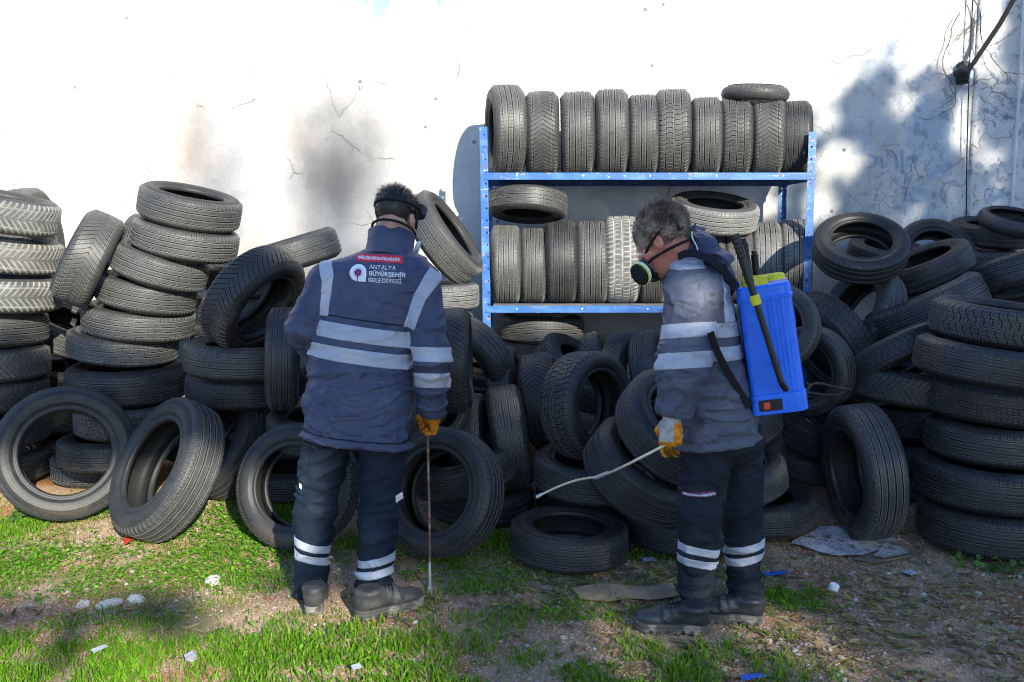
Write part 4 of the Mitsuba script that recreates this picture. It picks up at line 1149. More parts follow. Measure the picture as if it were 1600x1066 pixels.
def build_boot(heel, direc, L, zg, who, upper, tall=0.15, lean=(0, 0)):
    d = unit([direc[0], direc[1], 0])
    R = np.stack([d, np.cross([0, 0, 1.0], d), [0, 0, 1.0]], 1)
    o = np.array([heel[0], heel[1], zg])
    s = L / 0.285

    def fn(p):
        q = (p - o) @ R / s
        u = rc(q, (0.046, 0, 0.070), (0.150, 0.002, 0.060), 0.038, 0.037)
        u = smin(u, ell(q, (0.208, 0.003, 0.046), (0.072, 0.046, 0.034)), 0.035)
        u = smin(u, rc(q, (0.060, 0, 0.08), (0.056 + lean[0], lean[1], tall), 0.043, 0.045), 0.03)
        u = smin(u, ell(q, (0.030, 0, 0.058), (0.030, 0.036, 0.05)), 0.015)
        col = np.abs(q[:, 2] - tall + 0.012)
        u = u - 0.006 * np.exp(-(col / 0.012) ** 2)                          # padded collar
        u = relief(u, q, lambda k: 0.003 * (meshkit.fbm(k * 26, 3, 3) - 0.5) + 0.003 * np.sin(k[:, 0] * 170 + 3 * meshkit.noise(k * 30, 2)) * np.exp(-((k[:, 0] - 0.155) / 0.028) ** 2) * (k[:, 2] > 0.05), 0.03)
        u = np.maximum(u + 0.0035 * np.exp(-((q[:, 2] - 0.040) / 0.004) ** 2), 0.030 - q[:, 2])
        return np.maximum(u, q[:, 2] - tall)
    k = key(who + '__boot')
    scene[k] = mikit.ply(relax(nets(fn, o + [-0.33, -0.33, 0], o + [0.33, 0.33, tall + 0.03], 0.0045), 1), upper, smooth=True)

    def sole(p):
        q = (p - o) @ R / s
        half = 0.040 + 0.011 * np.clip((q[:, 0] - 0.09) / 0.1, 0, 1) - 0.003 * np.exp(-((q[:, 0] - 0.11) / 0.03) ** 2)
        a = np.linalg.norm(np.stack([(q[:, 0] - np.clip(q[:, 0], 0.040, 0.232)), q[:, 1] - 0.003], -1), axis=1) - half
        lug = 0.007 * ((np.sin(q[:, 0] * 210) > 0.1) & (q[:, 2] < 0.014)) + 0.0025 * (np.abs(q[:, 2] - 0.024) < 0.003)
        lift = 0.020 * np.clip((q[:, 0] - 0.215) / 0.07, 0, 1) ** 2
        arch = 0.010 * ((q[:, 0] > 0.092) & (q[:, 0] < 0.112) & (q[:, 2] < 0.012))
        return np.maximum(a + lug + arch, np.abs(q[:, 2] - 0.019 - lift * 0.8) - 0.018)
    put('sole', nets(sole, o + [-0.33, -0.33, -0.01], o + [0.33, 0.33, 0.07], 0.004), 'boot_sole', k, smooth=40)
    lc = []
    for t in np.linspace(0.105, 0.165, 5):
        z = 0.112 - 0.32 * (t - 0.10)
        pts = [o + R @ (s * np.array([t + 0.008 * sg, 0.026 * sg, z + 0.012 * (1 - abs(sg)) - 0.004])) for sg in (-1, -0.5, 0, 0.5, 1)]
        lc.append(tube(pts, 0.003, 6))
    put('lace', cat(lc), 'black_webbing', k, smooth=50)
    return k


def build_hand(w, d, thumb, palm, curl, res=0.0026):
    """A gloved hand from the wrist w along d; thumb is the side of the thumb, palm the way the palm faces. Returns the function and the finger-tip centre."""
    d = unit(d)
    t = unit(np.asarray(thumb, float) - d * (d @ np.asarray(thumb, float)))
    n = np.cross(d, t)
    if n @ np.asarray(palm, float) < 0:
        n = -n
    w = np.asarray(w, float)
    segs = []
    L = {0: (0.043, 0.026, 0.021), 1: (0.048, 0.030, 0.023), 2: (0.044, 0.028, 0.022), 3: (0.035, 0.021, 0.019)}
    knuck = []
    for i in range(4):
        off = (0.030 - 0.0205 * i)
        k0 = w + d * (0.092 - 0.004 * abs(i - 1)) + t * off
        knuck.append(k0)
        segs.append((w + d * 0.03 + t * off * 0.6, k0, 0.0155, 0.0125))
        a, p = 0.0, k0
        for j in range(3):
            a += curl[j] * (1 + 0.05 * (i - 1.5))
            q = p + (d * math.cos(a) + n * math.sin(a)) * L[i][j]
            segs.append((p, q, 0.0112 - 0.0008 * j, 0.0104 - 0.0009 * j))
            p = q
    tb = w + d * 0.030 + t * 0.030 + n * 0.006
    t1 = tb + unit(d * 0.7 + t * 0.45 + n * 0.55) * 0.042
    t2 = t1 + unit(d * 0.55 - t * 0.05 + n * 0.85) * 0.032
    t3 = t2 + unit(d * 0.25 - t * 0.45 + n * 0.75) * 0.024
    segs += [(tb, t1, 0.0165, 0.013), (t1, t2, 0.0128, 0.0118), (t2, t3, 0.0115, 0.0095)]

    def fn(p):
        dd = rc(p, w - d * 0.03, w + d * 0.02, 0.033, 0.031)
        q = (p - (w + d * 0.055)) @ np.stack([d, t, n], 1)
        dd = smin(dd, ell(q, (0, 0, 0), (0.056, 0.043, 0.021)), 0.014)
        for s in segs:
            dd = smin(dd, rc(p, *s), 0.0032)
        return relief(dd, p, lambda q: 0.003 * (meshkit.fbm(q * 90, 2, 8) - 0.5), 0.02)
    m = relax(nets(fn, w - 0.14, w + 0.17, res), 1)
    return m, dict(d=d, t=t, n=n, w=w, knuck=knuck)


def lettering(lines, target, to3d, ray, who, lift=0.0035):
    for txt, x, y, h, bold, mat in lines:
        m = meshkit.text_mesh(txt, h, 0.0012, bold)
        m.apply_translation((x, y, 0))
        put('lettering', drape(m, target, to3d, ray, lift), mat, who, smooth=False)


# ---- the left worker, seen from behind
LM = thing('person', 'person seen from behind in a navy jacket with white lettering, holding an upright rod', 'person', 'workers in front of the tyre heap')
AR = [(-0.369,3.740,1.311), (-0.325,3.660,1.019), (-0.337,3.740,0.793)]
AL = [(-0.764,3.760,1.336), (-0.854,3.700,1.141), (-0.838,3.880,1.001)]


def fold(p, amp, seed, f=(9, 9, 15)):
    a = meshkit.fbm(p * np.array(f), 3, seed) - 0.5
    b = np.abs(meshkit.noise(p * np.array([7, 7, 17]) + 3.1 * meshkit.noise(p * 6, seed + 2)[:, None], seed + 1) - 0.5)
    c = np.abs(meshkit.noise(p * np.array([11, 11, 30]) + 2.2 * meshkit.noise(p * 9, seed + 5)[:, None], seed + 4) - 0.5)
    return amp * (1.2 * a - 0.8 * np.exp(-(b / 0.08) ** 2) - 0.22 * np.exp(-(c / 0.09) ** 2))


LS = [(1.462, -0.517, 3.81, 0.085, 0.07), (1.425, -0.528, 3.80, 0.165, 0.095), (1.367, -0.558, 3.785, 0.222, 0.118), (1.246, -0.589, 3.765, 0.218, 0.132), (1.115, -0.614, 3.745, 0.208, 0.137),
      (1.011, -0.621, 3.73, 0.208, 0.14), (0.854, -0.631, 3.705, 0.211, 0.148), (0.670, -0.642, 3.69, 0.222, 0.155), (0.562, -0.644, 3.68, 0.226, 0.158)]
LHEM = (-0.642, 0.670)


def jacket_l(p):
    d = loft_sdf(p, LS, 0.0, 2.5)
    arm = smin(rc(p, AR[0], AR[1], 0.079, 0.070), rc(p, AR[1], AR[2], 0.071, 0.058), 0.03)
    arm2 = smin(rc(p, AL[0], AL[1], 0.073, 0.066), rc(p, AL[1], AL[2], 0.068, 0.058), 0.03)
    ka = 0.012 + 0.03 * np.clip((p[:, 2] - (AR[0][2] - 0.10)) / 0.1, 0, 1)
    d = smin(d, arm, ka)
    d = smin(d, arm2, ka)
    d = relief(d, p, lambda q: fold(q, 0.0105, 3, (7, 7, 12)) * (0.55 + 0.75 * np.clip((1.22 - q[:, 2]) / 0.35, 0, 1)))
    zr = p[:, 2]
    for J, kk in ((AR, 1), (AL, 1)):                        # creases where the elbows bend
        e = np.linalg.norm(p - np.asarray(J[1]), axis=1)
        d = relief(d, p, lambda q: 0.006 * np.sin((q @ unit(np.asarray(J[1]) - np.asarray(J[0]))) * 95 + 4 * meshkit.noise(q * 8, 5)) * np.exp(-(np.linalg.norm(q - np.asarray(J[1]), axis=1) / 0.11) ** 2))
    cuff = (p - np.asarray(AR[2])) @ unit(np.asarray(AR[2]) - np.asarray(AR[1]))
    near = np.linalg.norm(p - np.asarray(AR[2]), axis=1) < 0.16
    d = np.where(near, np.maximum(d, cuff - 0.02), d)
    hem = LHEM[1] - 0.11 * (p[:, 0] - LHEM[0])
    roll = 0.006 * np.exp(-((p[:, 2] - hem - 0.015) / 0.009) ** 2) - 0.005 * np.exp(-((p[:, 2] - hem - 0.036) / 0.006) ** 2)
    return np.maximum(d - roll, hem - p[:, 2])


jk = relax(nets(jacket_l, (-0.981, 3.46, 0.620), (-0.196, 4.05, 1.521), 0.0082), 2)
JL = put('jacket', jk, 'navy_shell', LM, smooth=True)
armaxis = (np.asarray(AR[0]), np.asarray(AR[1]), np.asarray(AR[2]))


def on_arm(c):
    a = np.minimum(rc(c, AR[0], AR[1], 0.079, 0.070), rc(c, AR[1], AR[2], 0.071, 0.058))
    a2 = np.minimum(rc(c, AL[0], AL[1], 0.073, 0.066), rc(c, AL[1], AL[2], 0.068, 0.058))
    t = loft_sdf(c, LS, 0.0, 2.5)
    return a < np.minimum(t, a2) - 0.004, a2 < np.minimum(t, a) + 0.012


def zplane(u, v, Y, x, z, slope, sgn):
    n = unit([slope, 0, 1.0]) * sgn
    return ((x, 0, z), n)


for (u, v0, v1) in ((569, 0, 0),):
    for (za, zb) in ((1.086, 1.150), (0.999, 1.058)):
        x0 = -0.592
        bd = band(jk, [((x0, 0, za), unit([0.145, 0, 1])), ((x0, 0, zb), -unit([0.145, 0, 1]))], 0.0028, lambda c, n: ~on_arm(c)[0] & ~on_arm(c)[1] & (np.abs(c[:, 0] - x0) < 0.3))
        put('reflective_band', bd, 'silver_tape', JL, smooth=True)
ad = unit(armaxis[1] - armaxis[0])
for (za, zb) in ((1.012, 1.071), (0.905, 0.965)):
    x0 = -0.307
    bd = band(jk, [((x0, 3.6, za), unit([0.02, 0.1, 1])), ((x0, 3.6, zb), -unit([0.02, 0.1, 1]))], 0.0028, lambda c, n: on_arm(c)[0])
    put('reflective_band', bd, 'silver_tape', JL, smooth=True)
for polys in ([[(-0.793, 1.423), (-0.749, 1.451), (-0.720, 1.358), (-0.767, 1.328)], [(-0.767, 1.328), (-0.720, 1.358), (-0.740, 1.191), (-0.778, 1.194)]],
              [[(-0.333, 1.389), (-0.282, 1.345), (-0.347, 1.256), (-0.395, 1.277)], [(-0.395, 1.277), (-0.347, 1.256), (-0.393, 1.135), (-0.438, 1.150)]]):
    ms = [band(jk, prism(q), 0.0029, lambda c, n: (n[:, 1] < 0.15) & (c[:, 1] < 3.86)) for q in polys]
    put('reflective_brace', cat(ms), 'silver_tape', JL, smooth=True)
for (zs, sl) in ((1.174, 0.145), (LHEM[1] + 0.028, -0.11 * -1)):
    x0 = -0.592
    put('seam', band(jk, [((x0, 0, zs), unit([sl, 0, 1])), ((x0, 0, zs + 0.005), -unit([sl, 0, 1]))], 0.0015, lambda c, n: ~on_arm(c)[0] & ~on_arm(c)[1] & (np.abs(c[:, 0] - x0) < 0.3)), 'navy_twill', JL, smooth=True)
# collar, a stand-up ring open to the front
co = np.array((-0.509,3.825,1.475))
CR = rot_to(unit([0.10, 0.35, 0.93]))


def collar(p):
    q = (p - co) @ CR
    r = np.hypot(q[:, 0] / 0.094, q[:, 1] / 0.088) * 0.09
    wob = 0.006 * (meshkit.noise(p * 22, 3) - 0.5)
    flare = 0.07 + 0.16 * np.clip(q[:, 2], -0.06, 0.06)
    d = np.abs(r - (0.086 + 0.10 * np.clip(-q[:, 2], 0, 0.06)) + wob) - 0.0075
    return np.maximum(d, np.abs(q[:, 2] + 0.006) - 0.060)


put('collar', relax(nets(collar, co - 0.14, co + 0.14, 0.005), 1), 'navy_shell', JL, smooth=True)
hL = np.array((-0.485,3.860,1.577))
RL = head_frame((0.33, 0.80, -0.50), (0.10, 0.42, 0.9))
build_head(hL, RL, np.array((-0.504,3.830,1.473)), np.array((-0.518,3.800,1.351)), 'skin', LM)
build_hair(hL, RL, LM, 'black_hair', 0.014, 0.006, 0.075, -0.062, 2200, 0.026, (-0.3, 0.35, 0.1), 11, 0.012)
build_mask(hL, RL, LM, 'pale_grey', 0.62, 'pale_grey', 'pale_grey')


def locL(*a):
    return hL + RL @ np.array(a, float)


gg = key(LM + '__goggles')
ring = [locL(0.089 * math.cos(a), -0.012 + 0.113 * math.sin(a), 0.052 + 0.022 * math.sin(a)) for a in np.linspace(math.pi * 0.80, math.pi * 2.2, 36)]
strap = tube(ring, 0.0062, 8)
scene[gg] = mikit.ply(strap, 'black_webbing', smooth=50)
fr = relax(nets(lambda p: np.maximum(rbox((p - hL) @ RL, (0, 0.088, 0.094), (0.078, 0.026, 0.036), 0.022), -rbox((p - hL) @ RL, (0, 0.106, 0.098), (0.066, 0.02, 0.026), 0.012)), locL(0, 0.09, 0.09) - 0.12, locL(0, 0.09, 0.09) + 0.12, 0.005), 1)
put('frame', fr, 'black_plastic', gg, smooth=40)
# print on the back
bx, bz = -0.655, 1.384
tilt = 0.055


def back3(a, b):
    return np.array([bx + a + 0.04 * b, 3.4, bz + b - tilt * a])


panel = bevel_box((0.192, 0.031, 0.0012), 0.0003)
panel = panel.subdivide().subdivide().subdivide()
panel.apply_translation((0.115, 0.045, 0.0))
put('red_print', drape(panel, jk, back3, (0, 1, 0), 0.003), 'print_red', JL, smooth=40)
labels[JL + '__red_print'] = {'label': 'red printed strip with white lettering'}
lettering([('#BizBirlikteGüçlüyüz', 0.027, 0.039, 0.0128, True, 'print_white')], jk, back3, (0, 1, 0), JL, 0.0052)
lettering([('ANTALYA', 0.079, 0.002, 0.0165, False, 'print_white'), ('BÜYÜKŞEHİR', 0.079, -0.024, 0.0165, True, 'print_white'), ('BELEDİYESİ', 0.079, -0.050, 0.0165, False, 'print_white')], jk, back3, (0, 1, 0), JL, 0.003)
from shapely.geometry import Polygon, Point, box as sbox
from shapely.ops import unary_union
drop = unary_union([Point(0.036, -0.016).buffer(0.034, 24), sbox(0.036, -0.050, 0.070, -0.016)])
drop = drop.difference(sbox(0.033, -0.06, 0.0375, -0.03))
dm = trimesh.creation.extrude_polygon(drop, 0.0012, engine='earcut').subdivide().subdivide()
put('emblem', drape(dm, jk, back3, (0, 1, 0), 0.003), 'print_white', JL, smooth=False)
star = Polygon([(0.036 + (0.020 if i % 2 else 0.0105) * math.cos(2 * math.pi * i / 40), -0.015 + (0.020 if i % 2 else 0.0105) * math.sin(2 * math.pi * i / 40)) for i in range(40)])
put('emblem', drape(trimesh.creation.extrude_polygon(star, 0.0012, engine='earcut').subdivide(), jk, back3, (0, 1, 0), 0.0048), 'print_plum', JL, smooth=False)
put('emblem', drape(trimesh.creation.extrude_polygon(Point(0.036, -0.015).buffer(0.006, 10), 0.0012, engine='earcut'), jk, back3, (0, 1, 0), 0.0064), 'print_magenta', JL, smooth=False)
# trousers
KL = [(-0.760,3.690,0.695), (-0.826,3.700,0.365), (-0.849,3.680,0.024)]
KR = [(-0.530,3.690,0.684), (-0.555,3.680,0.357), (-0.581,3.660,0.052)]


def trousers_of(legs, rad, hemz, seed, pelvis):
    def fn(p):
        d = ell(p, pelvis[0], pelvis[1])
        for J, r, hz in zip(legs, rad, hemz):
            leg = smin(rc(p, J[0], J[1], r[0], r[1]), rc(p, J[1], J[2], r[1], r[2]), 0.03)
            leg = relief(leg, p, lambda q: 0.007 * np.clip((hz + 0.16 - q[:, 2]) / 0.16, 0, 1) * np.sin(q[:, 2] * 120 + 5 * meshkit.noise(q * 9, seed)))
            leg = np.maximum(leg, hz - p[:, 2])
            d = smin(d, leg, 0.018)
        return relief(d, p, lambda q: fold(q, 0.013, seed, (7, 7, 11)))
    return fn


tl = trousers_of((KL, KR), ((0.100, 0.080, 0.064), (0.098, 0.076, 0.066)), (0.013, 0.049), 21, (np.array((-0.642,3.690,0.762)), (0.18, 0.125, 0.115)))
tm = relax(nets(tl, (-0.952, 3.48, -0.02), (-0.357, 3.92, 0.775), 0.0085), 2)
TL = put('trousers', tm, 'navy_twill', LM, smooth=True)
xm = -0.675
for (side, x0, za, zb, sl) in ((-1, -0.830, 0.223, 0.256, 0.30), (-1, -0.830, 0.171, 0.204, 0.26), (1, -0.567, 0.163, 0.195, -0.20), (1, -0.567, 0.114, 0.146, -0.16)):
    n = unit([sl, 0.12, 1])
    put('reflective_band', band(tm, [((x0, 3.6, za), n), ((x0, 3.6, zb), -n)], 0.003, lambda c, nn: (c[:, 0] - xm) * side > 0), 'silver_tape', TL, smooth=True)
for (u0, w, h, ry) in ((np.array((-0.465,3.570,0.440)), 0.026, 0.032, 0.35), (np.array((-0.866,3.600,0.495)), 0.012, 0.020, -0.6)):
    fl = bevel_box((w, h, 0.001), 0.0003).subdivide().subdivide()
    put('cloth_tag', drape(fl, tm, lambda a, b, u0=u0, ry=ry: u0 + np.array([a, -0.3, b + ry * a]), (0, 1, 0), 0.002), 'print_white', TL, smooth=40)
# cargo pocket flap on the left thigh
pk = band(tm, prism([(-0.863, 0.684), (-0.819, 0.684), (-0.832, 0.564), (-0.883, 0.524)]), 0.006, lambda c, n: n[:, 1] < 0.4)
put('pocket', pk, 'navy_twill', TL, smooth=True)
build_boot((-0.791,3.471), (-0.12, 1.0), 0.275, 0.008, LM, 'dusty_boot', 0.115)
build_boot((-0.616,3.435), (0.80, 0.52), 0.30, 0.008, LM, 'dusty_boot', 0.115, (0.0, 0.0))
labels[LM + '__boot_001'] = {'label': 'dusty right boot turned to the side'}
# right glove round the rod
hm, hf = build_hand(np.array((-0.332,3.745,0.759)), (0.02, 0.80, -0.60), (0.02, 0.55, 0.80), (-1, 0, 0), (1.25, 1.35, 0.9))
put('glove', hm, 'orange_glove', LM, smooth=True)
# the left hand, hidden in front of the body
hm2, _ = build_hand(np.array(AL[2]) + np.array([0.01, 0.045, 0.0]), (0.35, 0.93, 0.1), (0.1, 0, 1), (1, 0, 0), (0.7, 0.8, 0.5), 0.004)
put('glove', hm2, 'orange_glove', LM, smooth=True)
rod = thing('probe_rod', 'thin rusty rod held upright on the ground by the left worker', 'rod', None)
gp = hf['w'] + hf['d'] * 0.098 + hf['n'] * 0.030
RT = np.array([*(-0.351,3.741), 0.0])
put('shaft', tube([gp + [0.002, -0.005, 0.055], gp, gp * 0.6 + RT * 0.4 + [0, 0, 0.05], RT + [0, 0, 0.13]], 0.0055, 10, 16), 'rust_rod', rod, smooth=50)
put('tip', tube([RT + [0, 0, 0.132], RT + [0.0, 0, 0.02], RT + [0, 0, 0.018], RT + [0, 0, -0.004]], [0.0062, 0.0062, 0.013, 0.013], 10), 'zinc', rod, smooth=30)

# ---- the right worker, in profile, stooping to the left with a sprayer on the back
RM = thing('person', 'person in profile in a blue grey jacket and filter mask carrying a blue sprayer', 'person', 'workers in front of the tyre heap')
YAW = -0.21
BK = np.array([math.cos(YAW), math.sin(YAW), 0.0])      # towards the back
ZR = [1.432, 1.378, 1.314, 1.190, 1.041, 0.889, 0.711, 0.569]
XR_ = [0.682, 0.698, 0.710, 0.732, 0.756, 0.780, 0.807, 0.818]
RS = [(z, x, 3.52, a, b) for z, x, a, b in zip(ZR, XR_, (0.06, 0.098, 0.12, 0.134, 0.145, 0.16, 0.176, 0.182), (0.10, 0.175, 0.212, 0.215, 0.205, 0.205, 0.21, 0.215))]
BL = [(0.670,3.370,1.293), (0.629,3.310,1.023), (0.601,3.310,0.875)]
BR = [(0.730,3.700,1.290), (0.686,3.740,0.982), (0.654,3.660,0.808)]
RHEM = (0.782, 0.714)


def jacket_r(p):
    d = loft_sdf(p, RS, YAW, 2.4)
    arm = smin(rc(p, BL[0], BL[1], 0.100, 0.090), rc(p, BL[1], BL[2], 0.090, 0.066), 0.03)
    arm2 = smin(rc(p, BR[0], BR[1], 0.095, 0.08), rc(p, BR[1], BR[2], 0.08, 0.06), 0.03)
    ka = 0.010 + 0.03 * np.clip((p[:, 2] - (BL[0][2] - 0.08)) / 0.1, 0, 1)
    d = smin(smin(d, arm, ka), arm2, ka)
    d = relief(d, p, lambda q: fold(q, 0.0115, 33, (7, 7, 11)))
    for J in (BL, BR):
        e = np.linalg.norm(p - np.asarray(J[1]), axis=1)
        d = relief(d, p, lambda q: 0.006 * np.sin((q @ unit(np.asarray(J[1]) - np.asarray(J[0]))) * 80 + 5 * meshkit.noise(q * 8, 5)) * np.exp(-(np.linalg.norm(q - np.asarray(J[1]), axis=1) / 0.12) ** 2))
        cuff = (p - np.asarray(J[2])) @ unit(np.asarray(J[2]) - np.asarray(J[1]))
        d = np.where(np.linalg.norm(p - np.asarray(J[2]), axis=1) < 0.13, np.maximum(d, cuff - 0.025), d)
    hem = RHEM[1] + 0.14 * (p[:, 0] - RHEM[0])
    roll = 0.005 * np.exp(-((p[:, 2] - hem - 0.014) / 0.008) ** 2) - 0.004 * np.exp(-((p[:, 2] - hem - 0.032) / 0.006) ** 2)
    return np.maximum(d - roll, hem - p[:, 2])


jr_ = relax(nets(jacket_r, (0.467, 3.14, 0.621), (1.027, 3.92, 1.473), 0.0085), 2)
JR = put('jacket', jr_, 'blue_grey_shell', RM, smooth=True)


def on_arm_r(c):
    a = np.minimum(rc(c, BL[0], BL[1], 0.1, 0.09), rc(c, BL[1], BL[2], 0.09, 0.066))
    return a < loft_sdf(c, RS, YAW, 2.4) - 0.002


for (za, zb) in ((1.152, 1.205), (1.039, 1.099)):
    x0 = 0.619
    bd = band(jr_, [((x0, 3.23, za), unit([-0.06, 0.15, 1])), ((x0, 3.23, zb), -unit([-0.06, 0.15, 1]))], 0.003, lambda c, n: on_arm_r(c))
    put('reflective_band', bd, 'silver_tape', JR, smooth=True)
for (za, zb) in ((1.141, 1.195), (1.055, 1.107)):
    x0 = 0.780
    bd = band(jr_, [((x0, 0, za), unit([0.03, 0, 1])), ((x0, 0, zb), -unit([0.03, 0, 1]))], 0.003, lambda c, n: ~on_arm_r(c) & (c[:, 1] < 3.6))
    put('reflective_band', bd, 'silver_tape', JR, smooth=True)
for q in ([(0.775, 1.369), (0.817, 1.364), (0.832, 1.196), (0.779, 1.196)], [(0.584, 1.386), (0.714, 1.395), (0.713, 1.436), (0.602, 1.436)]):
    put('reflective_brace', band(jr_, prism(q), 0.003, lambda c, n: (n[:, 1] < 0.3) & (c[:, 1] < 3.5)), 'silver_tape', JR, smooth=True)
hc = np.array((0.652,3.520,1.412))
HR = rot_to(unit([-0.42, 0.05, 0.9]))


def collar_r(p):
    q = (p - hc) @ HR
    r = np.hypot(q[:, 0] / 0.092, q[:, 1] / 0.092) * 0.092
    return np.maximum(np.abs(r - 0.086 - 0.12 * np.clip(-q[:, 2], 0, 0.07) + 0.008 * (meshkit.noise(p * 20, 4) - 0.5)) - 0.008, np.abs(q[:, 2]) - 0.05)


put('collar', relax(nets(collar_r, hc - 0.15, hc + 0.15, 0.0055), 1), 'navy_shell', JR, smooth=True)
ho = np.array((0.766,3.520,1.426))
HO = np.stack([unit([0.66, 0, -0.75]), [0, 1.0, 0], unit([0.75, 0, 0.66])], 1)


def hood(p):
    q = (p - ho) @ HO
    d = ell(q, (0, 0, 0), (0.118, 0.128, 0.040))
    d = smin(d, ell(q, (-0.055, 0, 0.006), (0.06, 0.125, 0.05)), 0.03)
    d = smin(d, ell(q, (0.08, 0, -0.012), (0.05, 0.10, 0.035)), 0.03)
    return relief(d, p, lambda q: fold(q, 0.024, 41, (14, 14, 14)))


put('hood', relax(nets(hood, ho - 0.2, ho + 0.2, 0.0065), 1), 'navy_shell', JR, smooth=True)
cordp = [np.array((0.674,3.420,1.529)), np.array((0.678,3.400,1.491)), np.array((0.688,3.385,1.463)), np.array((0.677,3.375,1.439))]
put('drawcord', tube(cordp, 0.0025, 6, 10), 'pale_grey', JR, smooth=50)
hR = np.array((0.576,3.500,1.493))
RR_ = head_frame((-0.72, 0.42, -0.55), (-0.47, 0.27, 0.84))
build_head(hR, RR_, np.array((0.648,3.520,1.397)), np.array((0.691,3.530,1.322)), 'ruddy_skin', RM)
build_hair(hR, RR_, RM, 'grey_hair', 0.016, 0.011, 0.082, -0.058, 6000, 0.034, (0.15, -1.5, -0.5), 12, 0.004)
MK = build_mask(hR, RR_, RM, 'black_plastic')


def locR(*a):
    return hR + RR_ @ np.array(a, float)


loopy = [locR(-0.050 + 0.033 * math.cos(a), -0.098 + 0.012 * math.sin(a) ** 2 - 0.012, 0.02 + 0.033 * math.sin(a)) for a in np.linspace(0, 2 * math.pi, 26)]
put('head_loop', tube(loopy, 0.0045, 8), 'dark_iron', MK, smooth=50)
# trousers
GL = [(0.753,3.450,0.722), (0.726,3.430,0.448), (0.730,3.460,0.105)]
GR = [(0.915,3.620,0.684), (0.944,3.620,0.389), (0.959,3.600,0.057)]
tr_ = trousers_of((GL, GR), ((0.100, 0.080, 0.063), (0.100, 0.074, 0.066)), (0.064, 0.043), 25, (np.array((0.828,3.530,0.725)), (0.16, 0.17, 0.12)))
tmr = relax(nets(tr_, (0.587, 3.26, -0.02), (1.078, 3.86, 0.813), 0.0085), 2)
TR = put('trousers', tmr, 'black_twill', RM, smooth=True)
nearleg = lambda c: rc(c, GL[0], GL[1], 0.1, 0.08) - rc(c, GR[0], GR[1], 0.1, 0.074) if False else np.minimum(rc(c, GL[0], GL[1], 0.1, 0.08), rc(c, GL[1], GL[2], 0.08, 0.063)) - np.minimum(rc(c, GR[0], GR[1], 0.1, 0.074), rc(c, GR[1], GR[2], 0.074, 0.066))
for (sg, x0, y0, za, zb, sl) in ((-1, 0.738, 3.38, 0.289, 0.320, 0.18), (-1, 0.739, 3.38, 0.238, 0.269, 0.18), (1, 0.943, 3.54, 0.242, 0.274, -0.22), (1, 0.945, 3.54, 0.191, 0.223, -0.22)):
    n = unit([sl, 0.1, 1])
    put('reflective_band', band(tmr, [((x0, y0, za), n), ((x0, y0, zb), -n)], 0.003, lambda c, nn: nearleg(c) * sg > 0), 'silver_tape', TR, smooth=True)
px_, pz_ = 0.649, 0.525


def leg3(a, b):
    return np.array([px_ + a, 3.1, pz_ + b + 0.12 * a])


pn = bevel_box((0.118, 0.020, 0.001), 0.0003).subdivide().subdivide().subdivide()
pn.apply_translation((0.060, 0.008, 0))
put('plum_print', drape(pn, tmr, leg3, (0, 1, 0), 0.0025), 'print_plum', TR, smooth=40)
lettering([('#BizBirlikteGüçlüyüz', 0.004, 0.003, 0.0088, True, 'print_white')], tmr, leg3, (0, 1, 0), TR, 0.0042)
build_boot((0.755,3.330), (-1.0, 0.16), 0.295, 0.004, RM, 'dark_boot', 0.108)
build_boot((0.990,3.417), (-1.0, 0.20), 0.285, 0.004, RM, 'dark_boot', 0.108)
# near glove: grey back, orange palm and fingers
gm, gf = build_hand(np.array((0.590,3.300,0.848)), (-0.04, 0.02, -1.0), (-0.95, 0.25, -0.1), (0.25, 0.97, 0), (1.0, 1.3, 0.8))
gsel = (((gm.triangles_center - gf['w']) @ gf['n']) < 0.004) & (((gm.triangles_center - gf['w']) @ gf['t']) > -0.012) & (((gm.triangles_center - gf['w']) @ gf['d']) < 0.092)
gsel |= ((gm.triangles_center - gf['w']) @ gf['d']) < 0.015
GLV = put('glove', gm.submesh([np.nonzero(~gsel)[0]], append=True, repair=False), 'orange_glove', RM, smooth=True)
put('glove_back', gm.submesh([np.nonzero(gsel)[0]], append=True, repair=False), 'grey_glove', GLV, smooth=True)
gm2, gf2 = build_hand(np.array(BR[2]) + np.array([-0.005, 0, -0.045]), (-0.1, 0.0, -1.0), (-0.9, -0.3, -0.1), (0, -1, 0), (0.5, 0.6, 0.4), 0.004)
put('glove', gm2, 'orange_glove', RM, smooth=True)
lance = thing('spray_lance', 'thin pale spray lance pointing down at the tyres from the hand of the right worker', 'lance')
lp = gf['w'] + gf['d'] * 0.100 + gf['n'] * 0.026
put('tube', tube([lp + [0.045, -0.004, 0.026], lp, np.array((0.395,3.780,0.505))], 0.0052, 10, 12), 'lance_brass', lance, smooth=50)
put('joint', tube([np.array((0.408,3.770,0.514)), np.array((0.358,3.820,0.478))], 0.0085, 10), 'zinc', lance, smooth=40)
put('tube', tube([np.array((0.363,3.815,0.482)), np.array((0.190,3.980,0.387)), np.array((0.133,4.000,0.352))], 0.0052, 10, 10), 'lance_brass', lance, smooth=50)
put('nozzle', tube([np.array((0.136,4.000,0.355)), np.array((0.110,4.000,0.340))], [0.0075, 0.009], 10), 'zinc', lance, smooth=40)

# ---- backpack sprayer
SP = thing('backpack_sprayer', 'bright blue backpack sprayer tank with yellow caps and a black wand clipped to it', 'sprayer')
UT = unit([-0.165, 0.0, 0.986])
BT = unit(BK - UT * (BK @ UT))
WT = np.cross(UT, BT)                                     # away from the viewer
TC = np.array((0.998,3.500,1.101))
TH_, TW_ = 0.098, 0.175                                   # half thickness, half width


def tp(b, w, h):
    return TC + BT * b + WT * w + UT * h


